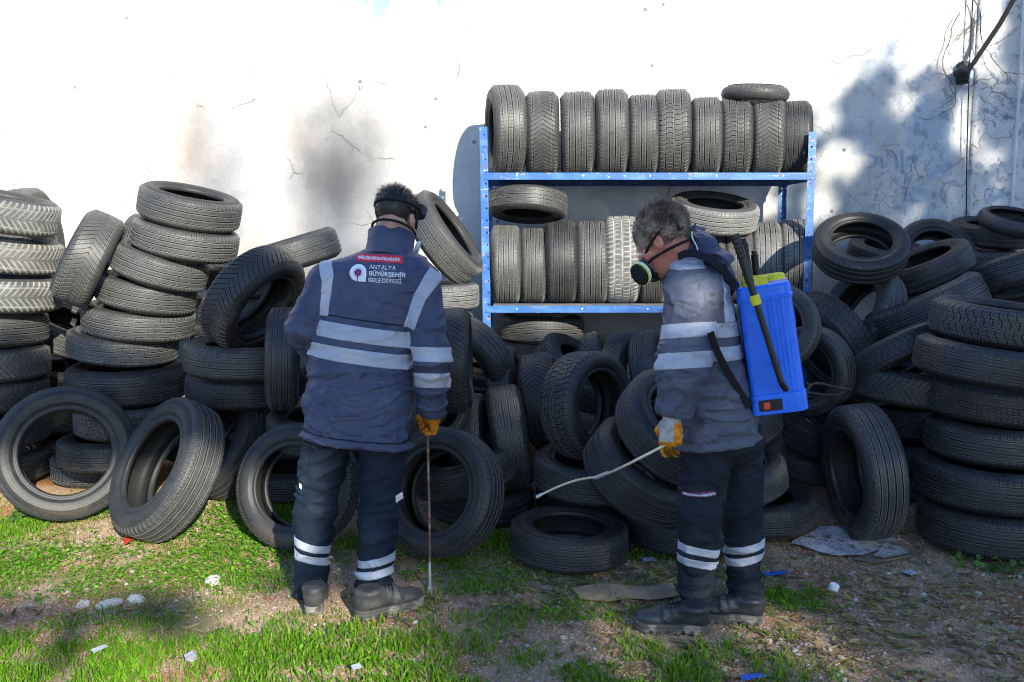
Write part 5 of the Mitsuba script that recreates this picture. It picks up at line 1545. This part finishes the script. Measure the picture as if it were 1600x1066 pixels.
def outline(grow, ribs):
    """Rounded rectangle with upright ribs on the near rear corner."""
    hb, hw, r = TH_ + grow, TW_ + grow, 0.045
    pts = []
    for cx, cy, a0 in ((hb - r, hw - r, 0), (-hb + r * 0.5, hw - r * 0.5, 90), (-hb + r * 0.5, -hw + r * 0.5, 180), (hb - r, -hw + r, 270)):
        rr = r if cx > 0 else r * 0.5
        for a in np.linspace(a0, a0 + 90, 25):
            pts.append((cx + rr * math.cos(math.radians(a)), cy + rr * math.sin(math.radians(a))))
    p = np.array(pts)
    c = np.concatenate([p, p[:1]])
    t = np.concatenate([[0], np.cumsum(np.linalg.norm(np.diff(c, axis=0), axis=1))])
    tt = np.linspace(0, t[-1], 360, endpoint=False)
    q = np.stack([np.interp(tt, t, c[:, 0]), np.interp(tt, t, c[:, 1])], 1)
    if ribs:
        d = q / np.linalg.norm(q / np.array([hb, hw]), axis=1, keepdims=True) / np.array([hb, hw]) ** 2
        d /= np.linalg.norm(d, axis=1, keepdims=True)
        w = np.clip((q[:, 0] + 0.005) / 0.01, 0, 1) * np.clip((0.092 - q[:, 0]) / 0.01, 0, 1) * (q[:, 1] < -hw + 0.03)
        q = q + d * (w * 0.0032 * (np.sin(q[:, 0] * 2 * math.pi / 0.0165) > 0.1))[:, None]
    return q


def loft_tank(levels, ribs):
    rings = [np.array([tp(b * sc, w * sc, h) for b, w in outline(g, ribs)]) for h, g, sc in levels]
    n = len(rings[0])
    v = np.concatenate(rings + [[tp(0, 0, levels[0][0])], [tp(0, 0, levels[-1][0])]])
    f = []
    L = len(levels)
    for i in range(L - 1):
        a = np.arange(n)
        b = (a + 1) % n
        f += [np.stack([i * n + a, i * n + b, (i + 1) * n + b], 1), np.stack([i * n + a, (i + 1) * n + b, (i + 1) * n + a], 1)]
    a = np.arange(n)
    b = (a + 1) % n
    f += [np.stack([b, a, a * 0 + L * n], 1), np.stack([(L - 1) * n + a, (L - 1) * n + b, a * 0 + L * n + 1], 1)]
    return trimesh.Trimesh(v, np.concatenate(f), process=False)


TK = put('tank', loft_tank([(-0.165, 0, 0.995), (-0.160, 0, 1.0), (0.0, 0, 0.992), (0.186, 0, 0.98)], True), 'tank_blue', SP, smooth=28)
put('lid', loft_tank([(0.186, 0.0035, 0.985), (0.189, 0.0045, 0.985), (0.197, 0.0045, 0.985), (0.2, 0.001, 0.985), (0.232, 0.001, 0.98), (0.240, -0.003, 0.97), (0.2405, -0.03, 0.95)], False), 'tank_blue', SP, smooth=28)
BS = put('base', loft_tank([(-0.243, -0.004, 1.0), (-0.240, 0.004, 1.0), (-0.178, 0.004, 1.0), (-0.170, 0.003, 1.0), (-0.165, -0.001, 1.0)], False), 'tank_blue', SP, smooth=28)
FR = np.stack([BT, UT, -WT], 1)                            # panel frame on the near side


def on_side(size, b, h, out, mat, nm, parent, bev=0.002):
    m = placed(bevel_box(size, bev), FR, tp(b, -TW_ - out, h))
    return put(nm, m, mat, parent, smooth=30)


def on_rear(size, w, h, out, mat, nm, parent, bev=0.001):
    RRr = np.stack([-WT, UT, BT], 1) if np.linalg.det(np.stack([-WT, UT, BT], 1)) > 0 else np.stack([WT, UT, BT], 1)
    m = placed(bevel_box(size, bev), RRr, tp(TH_ + out, w, h))
    return put(nm, m, mat, parent, smooth=30)


SWP = on_side((0.085, 0.042, 0.006), -0.033, -0.205, 0.006, 'black_plastic', 'switch_panel', SP)
on_side((0.024, 0.026, 0.008), -0.047, -0.205, 0.010, 'switch_red', 'switch', SWP)
on_side((0.028, 0.020, 0.004), -0.008, -0.205, 0.0095, 'dark_iron', 'socket', SWP)
on_rear((0.026, 0.05, 0.012), -0.09, -0.205, 0.002, 'black_plastic', 'recess', SP)
on_rear((0.012, 0.055, 0.012), -0.145, -0.205, -0.006, 'lime', 'reflector', SP)
on_rear((0.055, 0.052, 0.002), -0.07, -0.01, 0.0005, 'cap_yellow', 'warning_label', SP)
on_rear((0.022, 0.018, 0.002), -0.07, -0.018, 0.0025, 'dark_iron', 'warning_label', SP)
lg = placed(trimesh.creation.annulus(0.036, 0.040, 0.003, sections=40), rot_to(BT, UT), tp(TH_ + 0.001, -0.06, 0.09))
put('moulded_mark', lg, 'tank_blue', SP, smooth=30)
for a in range(5):
    b = bevel_box((0.006, 0.03, 0.003), 0.001)
    b.apply_translation((0, 0.016, 0))
    b.apply_transform(trimesh.transformations.rotation_matrix(2 * math.pi * a / 5, (0, 0, 1)))
    put('moulded_mark', placed(b, rot_to(BT, UT), tp(TH_ + 0.001, -0.06, 0.09)), 'tank_blue', SP, smooth=30)
for i, h in enumerate((0.155, 0.125, 0.045, 0.02)):
    on_rear((0.04 - 0.012 * (i % 2), 0.004, 0.003), -0.07, h, 0.0005, 'tank_blue', 'level_mark', SP)
cap = [(0.0, 0.0), (0.052, 0.0), (0.052, 0.004), (0.047, 0.006), (0.046, 0.030), (0.040, 0.036), (0.0, 0.037)]
CP = put('cap', placed(trimesh.creation.revolve(np.array(cap), sections=40), rot_to(UT), tp(-0.028, -0.085, 0.236)), 'cap_yellow', SP, smooth=30)
for a in range(18):
    b = bevel_box((0.004, 0.006, 0.024), 0.001)
    b.apply_translation((0.0475, 0, 0.018))
    b.apply_transform(trimesh.transformations.rotation_matrix(2 * math.pi * a / 18, (0, 0, 1)))
    put('grip_rib', placed(b, rot_to(UT), tp(-0.028, -0.085, 0.236)), 'cap_yellow', CP, smooth=30)
put('cap', placed(trimesh.creation.revolve(np.array(cap) * [1.0, 0.72], sections=40), rot_to(UT), tp(0.045, 0.02, 0.236)), 'cap_yellow', SP, smooth=30)
WA, WB = np.array((0.796,3.270,1.519)), np.array((0.977,3.250,0.981))
WE = np.array((0.998,3.270,0.958))
wd = put('wand', tube([WA + (WB - WA) * 0.30, WB - (WB - WA) * 0.02, WB, WE], [0.0125, 0.0115, 0.0115, 0.012], 14), 'black_plastic', SP, smooth=45)
zz = np.linspace(0, 1, 41)
put('grip', tube([WA + (WB - WA) * 0.32 * t for t in zz], [0.0155 + 0.0016 * ((i // 2) % 2) * (t < 0.55) for i, t in enumerate(zz)], 14), 'black_plastic', wd, smooth=30)
put('collar', tube([WA + (WB - WA) * q for q in (0.405, 0.41, 0.465, 0.47)], [0.015, 0.018, 0.018, 0.015], 14), 'cap_yellow', wd, smooth=30)
put('clip', tube([WB - (WB - WA) * 0.12 + WT * 0.0, WB - (WB - WA) * 0.12 + WT * 0.075], 0.01, 10), 'black_plastic', wd, smooth=40)
for (a, b, r) in ((np.array((0.882,3.500,1.505)), np.array((0.916,3.520,1.338)), 0.018), (np.array((0.938,3.540,1.456)), np.array((0.957,3.550,1.336)), 0.014)):
    put('spare_nozzle', tube([a, a * 0.9 + b * 0.1, a * 0.88 + b * 0.12, b], [r * 0.7, r * 0.7, r, r], 14), 'black_plastic', SP, smooth=35)


def webbing(pts, w, th, n=24, out=None):
    """A flat strap along points; out gives the way its face looks at each end."""
    from scipy.interpolate import CubicSpline
    p = np.asarray(pts, float)
    t = np.concatenate([[0], np.cumsum(np.linalg.norm(np.diff(p, axis=0), axis=1))])
    tt = np.linspace(0, t[-1], n)
    q = CubicSpline(t, p)(tt)
    d = np.gradient(q, axis=0)
    d /= np.linalg.norm(d, axis=1, keepdims=True)
    o = np.asarray(out, float)
    o = np.array([np.interp(tt, [0, t[-1]], [o[0][k], o[1][k]]) for k in range(3)]).T
    o -= d * (o * d).sum(1, keepdims=True)
    o /= np.linalg.norm(o, axis=1, keepdims=True)
    s = np.cross(d, o)
    rings = np.stack([q + s * w / 2 + o * th, q - s * w / 2 + o * th, q - s * w / 2 - o * th, q + s * w / 2 - o * th], 1)
    f = grid_faces(4, n)
    v = rings.transpose(1, 0, 2).reshape(-1, 3)
    m = trimesh.Trimesh(v, f, process=False)
    m.fix_normals()
    return m


put('strap', webbing([(0.706,3.215,1.171), (0.745,3.260,1.091), (0.814,3.310,0.983), (0.885,3.330,0.881)], 0.026, 0.002, 24, ((0, -1, 0.1), (0.2, -1, 0))), 'black_webbing', SP, smooth=30)
put('strap', webbing([(0.828,3.360,1.317), (0.789,3.350,1.374), (0.730,3.335,1.422), (0.669,3.350,1.449), (0.616,3.380,1.435)], 0.032, 0.003, 24, ((0.3, -1, 0.5), (-0.3, -0.7, 0.7))), 'black_webbing', SP, smooth=30)
put('hose', tube([tp(TH_ + 0.004, -0.10, -0.20), np.array((1.210,3.500,0.940)), np.array((1.300,3.560,0.912)), np.array((1.379,3.660,0.885)), np.array((1.375,3.720,0.861)), np.array((1.267,3.660,0.869)), tp(TH_ - 0.002, 0.05, -0.222)], 0.0055, 8, 34), 'dark_iron', SP, smooth=50)

# ------------------------------------------------------------------ ground cover
gr = np.random.default_rng(21)
FEET = np.array([(-0.830,3.605), (-0.565,3.496), (-0.476,3.605), (0.618,3.359), (0.528,3.417), (0.750,3.342), (0.868,3.478), (0.975,3.447)])
FLAT = np.array([(0.272,4.242)])


def clear(x, y):
    d = np.sqrt(((np.stack([x, y], -1)[:, None] - FEET[None]) ** 2).sum(-1)).min(1)
    d2 = np.hypot(x - FLAT[0, 0], y - FLAT[0, 1])
    return (d > 0.085) & (d2 > 0.25)


def soft_box(x, y, x0, x1, y0, y1, e=0.12):
    s = lambda a: np.clip(a / e + 0.5, 0, 1)
    return s(x - x0) * s(x1 - x) * s(y - y0) * s(y1 - y)


def spot(x, y, c, rx, ry):
    return np.clip(1.6 - 1.6 * np.hypot((x - c[0]) / rx, (y - c[1]) / ry), 0, 1)


def n2(x, y, f, s):
    return meshkit.fbm(np.stack([x * f, y * f, 0 * x], -1), 3, s)


def blades(x, y, h, w, cols, lean=0.45):
    n = len(x)
    z = ground_z(x, y) - 0.004
    b = np.stack([x, y, z], -1)
    a = gr.uniform(0, 2 * math.pi, n)
    side = np.stack([np.cos(a), np.sin(a), 0 * a], -1)
    ld = gr.normal(0, 1, (n, 3)) * [1, 1, 0]
    ld /= np.linalg.norm(ld, axis=1, keepdims=True)
    l = (gr.uniform(0.1, 1, n) * lean)[:, None]
    V = []
    for t, ww in ((0.0, 0.8), (0.45, 1.0), (0.8, 0.65)):
        c = b + np.array([0, 0, 1.0]) * (h * t * (1 - 0.25 * l[:, 0] * t))[:, None] + ld * l * (h * t * t)[:, None]
        V += [c - side * (w * ww)[:, None], c + side * (w * ww)[:, None]]
    c = b + np.array([0, 0, 1.0]) * (h * (1 - 0.35 * l[:, 0]))[:, None] + ld * l * (h * 1.15)[:, None]
    V = np.stack(V + [c], 1)
    f = np.array([[0, 1, 3], [0, 3, 2], [2, 3, 5], [2, 5, 4], [4, 5, 6]])
    F_ = (np.arange(n)[:, None, None] * 7 + f[None]).reshape(-1, 3)
    return trimesh.Trimesh(V.reshape(-1, 3), F_, process=False), np.repeat(cols, 7, 0)


def tint(n, a, b, j=0.25):
    t = gr.random((n, 1))
    return np.clip((np.array(a) * (1 - t) + np.array(b) * t) * gr.uniform(1 - j, 1 + j, (n, 1)), 0, 1)


N = 420000
x, y = gr.uniform(-3.2, 3.4, N), gr.uniform(2.55, 5.5, N)
patchy = n2(x, y, 2.6, 4)
fine_n = n2(x, y, 9, 14)
tall = soft_box(x, y, -2.6, -0.25, 2.3, 3.40, 0.35) * np.clip((patchy - 0.36) * 6, 0, 1) * np.clip((fine_n - 0.28) * 4, 0.12, 1)
tall = np.maximum(tall, 0.7 * soft_box(x, y, -0.6, 0.9, 2.3, 3.25, 0.6) * np.clip((fine_n - 0.44) * 8, 0, 1))
for c, rx, ry, wgt in (((-0.063,4.352), 0.17, 0.16, 1.0), ((-1.255,4.549), 0.26, 0.2, 0.9), ((-0.807,4.352), 0.09, 0.12, 0.9), ((-0.298,4.086), 0.16, 0.1, 0.6), ((0.638,4.171), 0.2, 0.14, 0.6), ((1.194,3.706), 0.16, 0.15, 0.85), ((0.615,3.021), 0.14, 0.1, 0.9), ((0.541,3.508), 0.14, 0.06, 0.5), ((-1.079,3.887), 0.22, 0.12, 0.7), ((-0.137,3.741), 0.30, 0.10, 0.55), ((-2.577,4.549), 0.22, 0.3, 0.9), ((-1.131,4.878), 0.35, 0.2, 0.7)):
    tall = np.maximum(tall, wgt * spot(x, y, c, rx, ry) * np.clip((fine_n - 0.25) * 4, 0, 1))
short = 0.30 * soft_box(x, y, -3.2, -1.0, 3.4, 4.9, 0.3) * np.clip((patchy - 0.36) * 6, 0, 1)
short = np.maximum(short, 0.30 * soft_box(x, y, -0.6, 1.1, 3.2, 4.3, 0.3) * np.clip((fine_n - 0.42) * 8, 0, 1))
short = np.maximum(short, 0.05 * np.clip((fine_n - 0.5) * 8, 0, 1))
u = gr.random(N)
ok = clear(x, y)
kt = (u < tall * 0.80) & ok
ks = (u < short * 0.75) & ~kt & ok
ht = gr.uniform(0.015, 0.058, kt.sum()) * (0.7 + 0.5 * fine_n[kt])
g1, c1 = blades(x[kt], y[kt], ht, gr.uniform(0.0016, 0.0034, kt.sum()), np.where(gr.random((kt.sum(), 1)) < 0.12, tint(kt.sum(), (0.26, 0.22, 0.11), (0.36, 0.31, 0.18)), tint(kt.sum(), (0.075, 0.215, 0.010), (0.20, 0.38, 0.03))), 0.85)
g2, c2 = blades(x[ks], y[ks], gr.uniform(0.015, 0.045, ks.sum()), gr.uniform(0.0012, 0.0022, ks.sum()), tint(ks.sum(), (0.085, 0.19, 0.015), (0.22, 0.32, 0.045)), 0.8)
gm_ = cat([g1, g2])
k = put('grass', gm_, 'leafy', smooth=False, color=np.concatenate([c1, c2]))
tag(k, 'fresh green grass growing in patches across the front of the yard', kind='stuff')

# clover-like low leaves on the left and in damp places
N = 150000
x, y = gr.uniform(-3.2, 2.6, N), gr.uniform(2.7, 5.2, N)
patchy = n2(x, y, 2.2, 24)
lw = soft_box(x, y, -3.2, -1.05, 3.72, 4.95, 0.3) * np.clip((patchy - 0.30) * 5, 0, 1)
lw *= 1 - 0.92 * spot(x, y, (-2.138,4.528), 0.34, 0.28)
lw *= 1 - 0.9 * spot(x, y, (-1.242,3.605), 0.5, 0.16)
for c, rx, ry, wgt in (((-1.151,3.118), 0.9, 0.3, 0.5), ((0.258,3.508), 0.4, 0.16, 0.5), ((-0.115,3.925), 0.35, 0.16, 0.6), ((-0.729,4.171), 0.3, 0.16, 0.5), ((1.200,3.638), 0.24, 0.14, 0.7), ((-1.204,4.128), 0.35, 0.25, 0.9), ((0.596,4.086), 0.25, 0.2, 0.8), ((0.000,4.260), 0.25, 0.2, 0.5), ((-0.315,3.925), 0.25, 0.12, 0.5)):
    lw = np.maximum(lw, wgt * spot(x, y, c, rx, ry) * np.clip((patchy - 0.3) * 4, 0, 1))
kp = (gr.random(N) < lw * 0.75) & clear(x, y)
x, y = x[kp], y[kp]
n = len(x)
c = np.stack([x, y, ground_z(x, y) + gr.uniform(0.004, 0.034, n)], -1)
nm = gr.normal(0, 0.42, (n, 3)) + [0, 0, 1]
nm /= np.linalg.norm(nm, axis=1, keepdims=True)
a = np.cross(nm, gr.normal(size=(n, 3)))
a /= np.linalg.norm(a, axis=1, keepdims=True)
b = np.cross(nm, a)
s = gr.uniform(0.004, 0.0105, (n, 1))
ring = [c + s * (math.cos(q) * a + math.sin(q) * b * 0.8) - nm * s * 0.22 * (1 if i % 2 else 0.4) for i, q in enumerate(np.arange(6) * math.pi / 3)]
V = np.stack([c] + ring, 1).reshape(-1, 3)
f = np.array([[0, i + 1, (i + 1) % 6 + 1] for i in range(6)])
k = put('ground_cover', trimesh.Trimesh(V, (np.arange(n)[:, None, None] * 7 + f[None]).reshape(-1, 3), process=False), 'leafy', smooth=False, color=np.repeat(tint(n, (0.065, 0.20, 0.012), (0.17, 0.36, 0.035)), 7, 0))
tag(k, 'low leafy weeds covering the ground at left', kind='stuff')

# gravel
N = 60000
x, y = gr.uniform(-2.6, 3.2, N), gr.uniform(2.6, 5.0, N)
pn_ = n2(x, y, 2.0, 34)
gw = 0.25 + 0.75 * soft_box(x, y, 0.1, 3.3, 2.3, 4.6, 0.4) * np.clip((pn_ - 0.3) * 5, 0, 1)
gw = np.maximum(gw, spot(x, y, (-1.167,3.706), 0.42, 0.24))
gw = np.maximum(gw, spot(x, y, (0.239,3.248), 0.30, 0.18))
gw *= 1 - 0.8 * soft_box(x, y, -2.8, -0.2, 2.3, 3.4, 0.2)
kp = (gr.random(N) < gw * 0.30)
x, y = x[kp], y[kp]
n = len(x)
ico = trimesh.creation.icosahedron()
r = np.exp(gr.normal(math.log(0.0052), 0.42, n))
sc = gr.uniform(0.65, 1.25, (n, 1, 3)) * [1, 1, 0.7]
jit = gr.uniform(0.8, 1.2, (n, 12, 1))
ang = gr.uniform(0, 2 * math.pi, n)
v = ico.vertices[None] * sc * jit * r[:, None, None]
cs, sn = np.cos(ang)[:, None], np.sin(ang)[:, None]
v = np.stack([v[..., 0] * cs - v[..., 1] * sn, v[..., 0] * sn + v[..., 1] * cs, v[..., 2]], -1)
v += np.stack([x, y, ground_z(x, y) + r * 0.25], -1)[:, None]
gt = gr.random((n, 1))
gc = np.where(gt < 0.62, tint(n, (0.22, 0.17, 0.125), (0.46, 0.39, 0.32), 0.15), np.where(gt < 0.88, tint(n, (0.20, 0.14, 0.10), (0.30, 0.20, 0.14), 0.15), tint(n, (0.36, 0.35, 0.33), (0.46, 0.44, 0.42), 0.1)))
k = put('gravel', trimesh.Trimesh(v.reshape(-1, 3), (np.arange(n)[:, None, None] * 12 + ico.faces[None]).reshape(-1, 3), process=False), 'mineral', smooth=False, color=np.repeat(gc, 12, 0))
tag(k, 'loose grey and brown gravel', kind='stuff')

# fallen leaves
N = 48000
x, y = gr.uniform(-2.4, 3.2, N), gr.uniform(2.6, 4.6, N)
pn_ = n2(x, y, 2.4, 44)
fw_ = 0.07 + 0.55 * soft_box(x, y, -0.1, 1.9, 2.5, 3.95, 0.4) * np.clip((pn_ - 0.3) * 4, 0, 1)
fw_ = np.maximum(fw_, 0.8 * spot(x, y, (0.597,3.887), 0.3, 0.14))
fw_ = np.maximum(fw_, 0.45 * soft_box(x, y, 1.0, 3.0, 2.5, 3.9, 0.4))
kp = (gr.random(N) < fw_ * 0.34) & clear(x, y)
x, y = x[kp], y[kp]
n = len(x)
L, wd_, curl = gr.uniform(0.016, 0.036, n), gr.uniform(0.005, 0.0105, n), gr.uniform(-0.2, 0.9, n)
ang = gr.uniform(0, 2 * math.pi, n)
tl_ = gr.normal(0, 0.25, (n, 2))
prof = [(-1, 0.0), (-0.5, 0.85), (0.1, 1.0), (0.6, 0.62), (1.05, 0.0)]
V = []
for t, w in prof:
    for sgn in (-1, 0, 1):
        px, py = L * t, wd_ * w * sgn
        pz = 0.006 + curl * L * 0.35 * t * t + np.abs(sgn) * w * wd_ * 0.45 + tl_[:, 0] * px * 0.5 + tl_[:, 1] * py * 0.6
        V.append(np.stack([x + px * np.cos(ang) - py * np.sin(ang), y + px * np.sin(ang) + py * np.cos(ang), ground_z(x, y) + np.maximum(pz, 0.002)], -1))
V = np.stack(V, 1)
f = []
for i in range(4):
    for j in range(2):
        a = i * 3 + j
        f += [[a, a + 1, a + 4], [a, a + 4, a + 3]]
lt = gr.random((n, 1))
lc_ = np.where(lt < 0.5, tint(n, (0.25, 0.225, 0.09), (0.47, 0.41, 0.20), 0.2), np.where(lt < 0.85, tint(n, (0.22, 0.145, 0.085), (0.42, 0.30, 0.19), 0.2), tint(n, (0.10, 0.14, 0.05), (0.16, 0.19, 0.08), 0.2)))
k = put('fallen_leaves', trimesh.Trimesh(V.reshape(-1, 3), (np.arange(n)[:, None, None] * 15 + np.array(f)[None]).reshape(-1, 3), process=False), 'leafy', smooth=False, color=np.repeat(lc_, 15, 0))
tag(k, 'dry olive and brown fallen leaves scattered on the gravel', kind='stuff')

# ------------------------------------------------------------------ things lying about
def stone(c, size, label, seed, mat='river_stone', grp='pale stones in the grass'):
    s = trimesh.creation.icosphere(3)
    nz = meshkit.fbm(s.vertices * 1.6 + seed * 3.3, 3, seed) - 0.5
    s.vertices *= (1 + 0.5 * nz)[:, None]
    s.apply_scale(size)
    s.apply_transform(trimesh.transformations.rotation_matrix(seed * 1.3, (0, 0, 1)))
    s.apply_translation((c[0], c[1], float(ground_z(c[0], c[1])) + size[2] * 0.35))
    tag(put('stone', s, mat, smooth=True), label, 'stone', grp)


stone((-1.319,3.864), (0.042, 0.034, 0.024), 'pale stone apart at the edge of the dark gravel, rightmost of the pale stones', 1)
stone((-1.576,3.665), (0.042, 0.03, 0.02), 'pale stone in the middle of the row at the edge of the grass', 2)
stone((-1.668,3.611), (0.056, 0.036, 0.02), 'largest pale stone in the row at the edge of the grass', 3)
stone((-1.774,3.611), (0.03, 0.026, 0.018), 'small pale stone at the left end of the row', 4)
stone((1.735,3.980), (0.022, 0.018, 0.014), 'small brown stone on the gravel below the newspaper', 5, 'wet_card', None)
stone((1.442,3.665), (0.012, 0.010, 0.009), 'tiny whitish stone right of the white bottle cap', 6, 'white_paper', None)


def sheet(name, pts, mat, label, catg, lift=0.004, th=0.0016, wave=0.012, seed=1, group=None):
    pg = Polygon(pts)
    bx0, by0, bx1, by1 = pg.bounds
    m = trimesh.creation.extrude_polygon(pg, th, engine='earcut')
    for _ in range(7):
        if trimesh.Trimesh(m.vertices, m.faces).edges_unique_length.max() < 0.035:
            break
        m = m.subdivide_to_size(0.03) if False else trimesh.Trimesh(*trimesh.remesh.subdivide_to_size(m.vertices, m.faces, 0.03), process=False)
    v = m.vertices.copy()
    v[:, 2] += ground_z(v[:, 0], v[:, 1]) + lift + wave * meshkit.fbm(np.stack([v[:, 0] * 9, v[:, 1] * 9, 0 * v[:, 0] + seed], -1), 2, seed)
    tag(put(name, trimesh.Trimesh(v, m.faces, process=False), mat, smooth=40), label, catg, group)


sheet('newspaper', [(1.378,4.343), (1.500,4.468), (1.593,4.570), (1.752,4.508), (1.916,4.429), (1.910,4.362), (1.837,4.278), (1.657,4.171), (1.526,4.189)], 'newsprint', 'muddy newspaper sheet lying under the lone standing tyre', 'newspaper', 0.012, wave=0.02)
sheet('cardboard', [(1.611,4.154), (1.874,4.352), (1.945,4.400), (1.961,4.206), (1.885,4.171), (1.684,4.086)], 'wet_card', 'brown damp cardboard under the newspaper', 'cardboard', 0.003, 0.003)
sheet('newspaper', [(1.707,4.145), (1.810,4.287), (1.875,4.278), (1.892,4.189), (1.754,4.111)], 'newsprint', 'small bluish paper sheet on the damp cardboard', 'newspaper', 0.022, wave=0.01, seed=4)
sheet('cardboard', [(0.254,3.734), (0.386,3.769), (0.580,3.776), (0.699,3.791), (0.685,3.651), (0.554,3.598), (0.492,3.631), (0.395,3.591), (0.279,3.624)], 'cardboard', 'flat torn cardboard strip in front of the right worker boots', 'cardboard', 0.008, 0.002, 0.02, 6)
sheet('paper_scrap', [(-1.158,3.059), (-1.144,3.098), (-1.109,3.050), (-1.107,3.003), (-1.134,3.012)], 'white_paper', 'bluish white plastic scrap in the tall grass at the bottom', 'litter', 0.035, 0.001, 0.03, 7)
sheet('paper_scrap', [(-1.511,3.113), (-1.480,3.158), (-1.453,3.128), (-1.486,3.083)], 'white_paper', 'whitish scrap in the grass at bottom left', 'litter', 0.03, 0.001, 0.03, 8)
sheet('paper_scrap', [(-0.558,2.993), (-0.530,3.012), (-0.515,2.975), (-0.544,2.961)], 'white_paper', 'white scrap in the grass at bottom centre', 'litter', 0.03, 0.001, 0.02, 9)
sheet('plastic_scrap', [(0.786,2.966), (0.863,2.975), (0.873,2.948), (0.779,2.921)], 'blue_film', 'bright blue plastic scrap at the bottom edge', 'litter', 0.012, 0.001, 0.02, 10)
sheet('plastic_scrap', [(1.127,3.956), (1.237,3.988), (1.246,3.949), (1.133,3.918)], 'blue_film', 'blue wrapper in the grass right of the right worker', 'litter', 0.006, 0.001, 0.02, 11)
sheet('plastic_scrap', [(-1.941,4.390), (-1.930,4.448), (-1.871,4.390), (-1.876,4.333), (-1.881,4.278)], 'red_film', 'small red scrap in front of the large worn tilted tyre', 'litter', 0.01, 0.001, 0.03, 12)
sheet('paper_scrap', [(1.763,3.972), (1.818,4.004), (1.828,3.949), (1.783,3.910)], 'white_paper', 'whitish paper scrap on the gravel right of the brown stone', 'litter', 0.004, 0.001, 0.02, 13)
sheet('paper_scrap', [(0.592,4.103), (0.663,4.137), (0.677,4.069), (0.613,4.036)], 'white_paper', 'crumpled white scrap in the weeds left of the right worker knees', 'litter', 0.012, 0.001, 0.03, 14)
cp = np.array([*(1.379,3.762), 0.0])
cp[2] = float(ground_z(cp[0], cp[1]))
bc = [(0.0, 0.030), (0.019, 0.030), (0.0205, 0.028), (0.021, 0.002), (0.0195, 0.0), (0.018, 0.002), (0.018, 0.026), (0.0, 0.027)]
tag(put('bottle_cap', placed(trimesh.creation.revolve(np.array(bc), sections=32), rot_to((0.25, -0.2, 0.95)), cp + [0, 0, 0.004]), 'print_white', smooth=30), 'white plastic bottle cap on the gravel right of the right worker', 'bottle cap')


def weed(c, n, h, size, label, seed, spread):
    r = np.random.default_rng(seed)
    w = thing('weed', label, 'weed')
    stems, LV, LC = [], [], []
    base = np.array([c[0], c[1], float(ground_z(c[0], c[1]))])
    for i in range(n):
        d = unit([r.normal(0, 0.6) * spread, r.normal(0, 0.35) * spread, 1])
        b0 = base + [r.normal(0, spread * 0.09), r.normal(0, spread * 0.04), -0.01]
        tip = b0 + d * h * r.uniform(0.5, 1.1)
        stems.append(tube([b0, (b0 + tip) / 2 + r.normal(0, 0.006, 3), tip], [0.0022, 0.0018, 0.001], 5, 5))
        for j in range(5):
            q = b0 + (tip - b0) * (0.35 + 0.65 * (j + 0.5) / 5)
            nn = unit(r.normal(0, 0.45, 3) + [0, -0.25, 1])
            a = unit(np.cross(nn, r.normal(size=3)))
            b = np.cross(nn, a)
            s = size * r.uniform(0.6, 1.2)
            cc = q + a * s * 1.1
            ringp = [cc + s * (math.cos(t) * a + 0.82 * math.sin(t) * b) - nn * s * 0.2 * abs(math.sin(t)) for t in np.arange(8) * math.pi / 4]
            k0 = len(LV) * 9
            LV.append(np.array([cc] + ringp))
            LC += [np.tile(tint(1, (0.05, 0.13, 0.03), (0.12, 0.22, 0.06))[0], (9, 1))]
    tag(put('stem', cat(stems), 'leafy_stem', w, smooth=50), 'thin green stems', kind='stuff')
    f = np.array([[0, i + 1, (i + 1) % 8 + 1] for i in range(8)])
    for i, v in enumerate(LV):
        scene[key(w + '__leaf')] = mikit.ply(trimesh.Trimesh(v, f, process=False), 'leafy', smooth=False, color=LC[i])


plain('leafy_stem', (0.09, 0.14, 0.04), 0.6)
weed((2.144,4.036), 9, 0.10, 0.017, 'round leaved green weed at the foot of the front right stack', 3, 1.1)
weed((-2.539,4.633), 12, 0.13, 0.016, 'bright leafy weed at the left edge in front of the big leaning tyre', 4, 1.0)
weed((0.636,4.154), 7, 0.06, 0.012, 'small dark weed beside the flat tyre behind the right worker', 5, 0.9)
sk = thing('stick', 'dark dry stick on the ground beside the right boot of the left worker', 'stick')
p0, p1 = (-0.493,3.459), (-0.383,3.359)
put('stem', tube([(p0[0], p0[1], 0.012), ((p0[0] + p1[0]) / 2, (p0[1] + p1[1]) / 2 + 0.01, 0.02), (p1[0], p1[1], 0.012)], [0.006, 0.005, 0.003], 6, 8), 'twig_bark', sk, smooth=50)
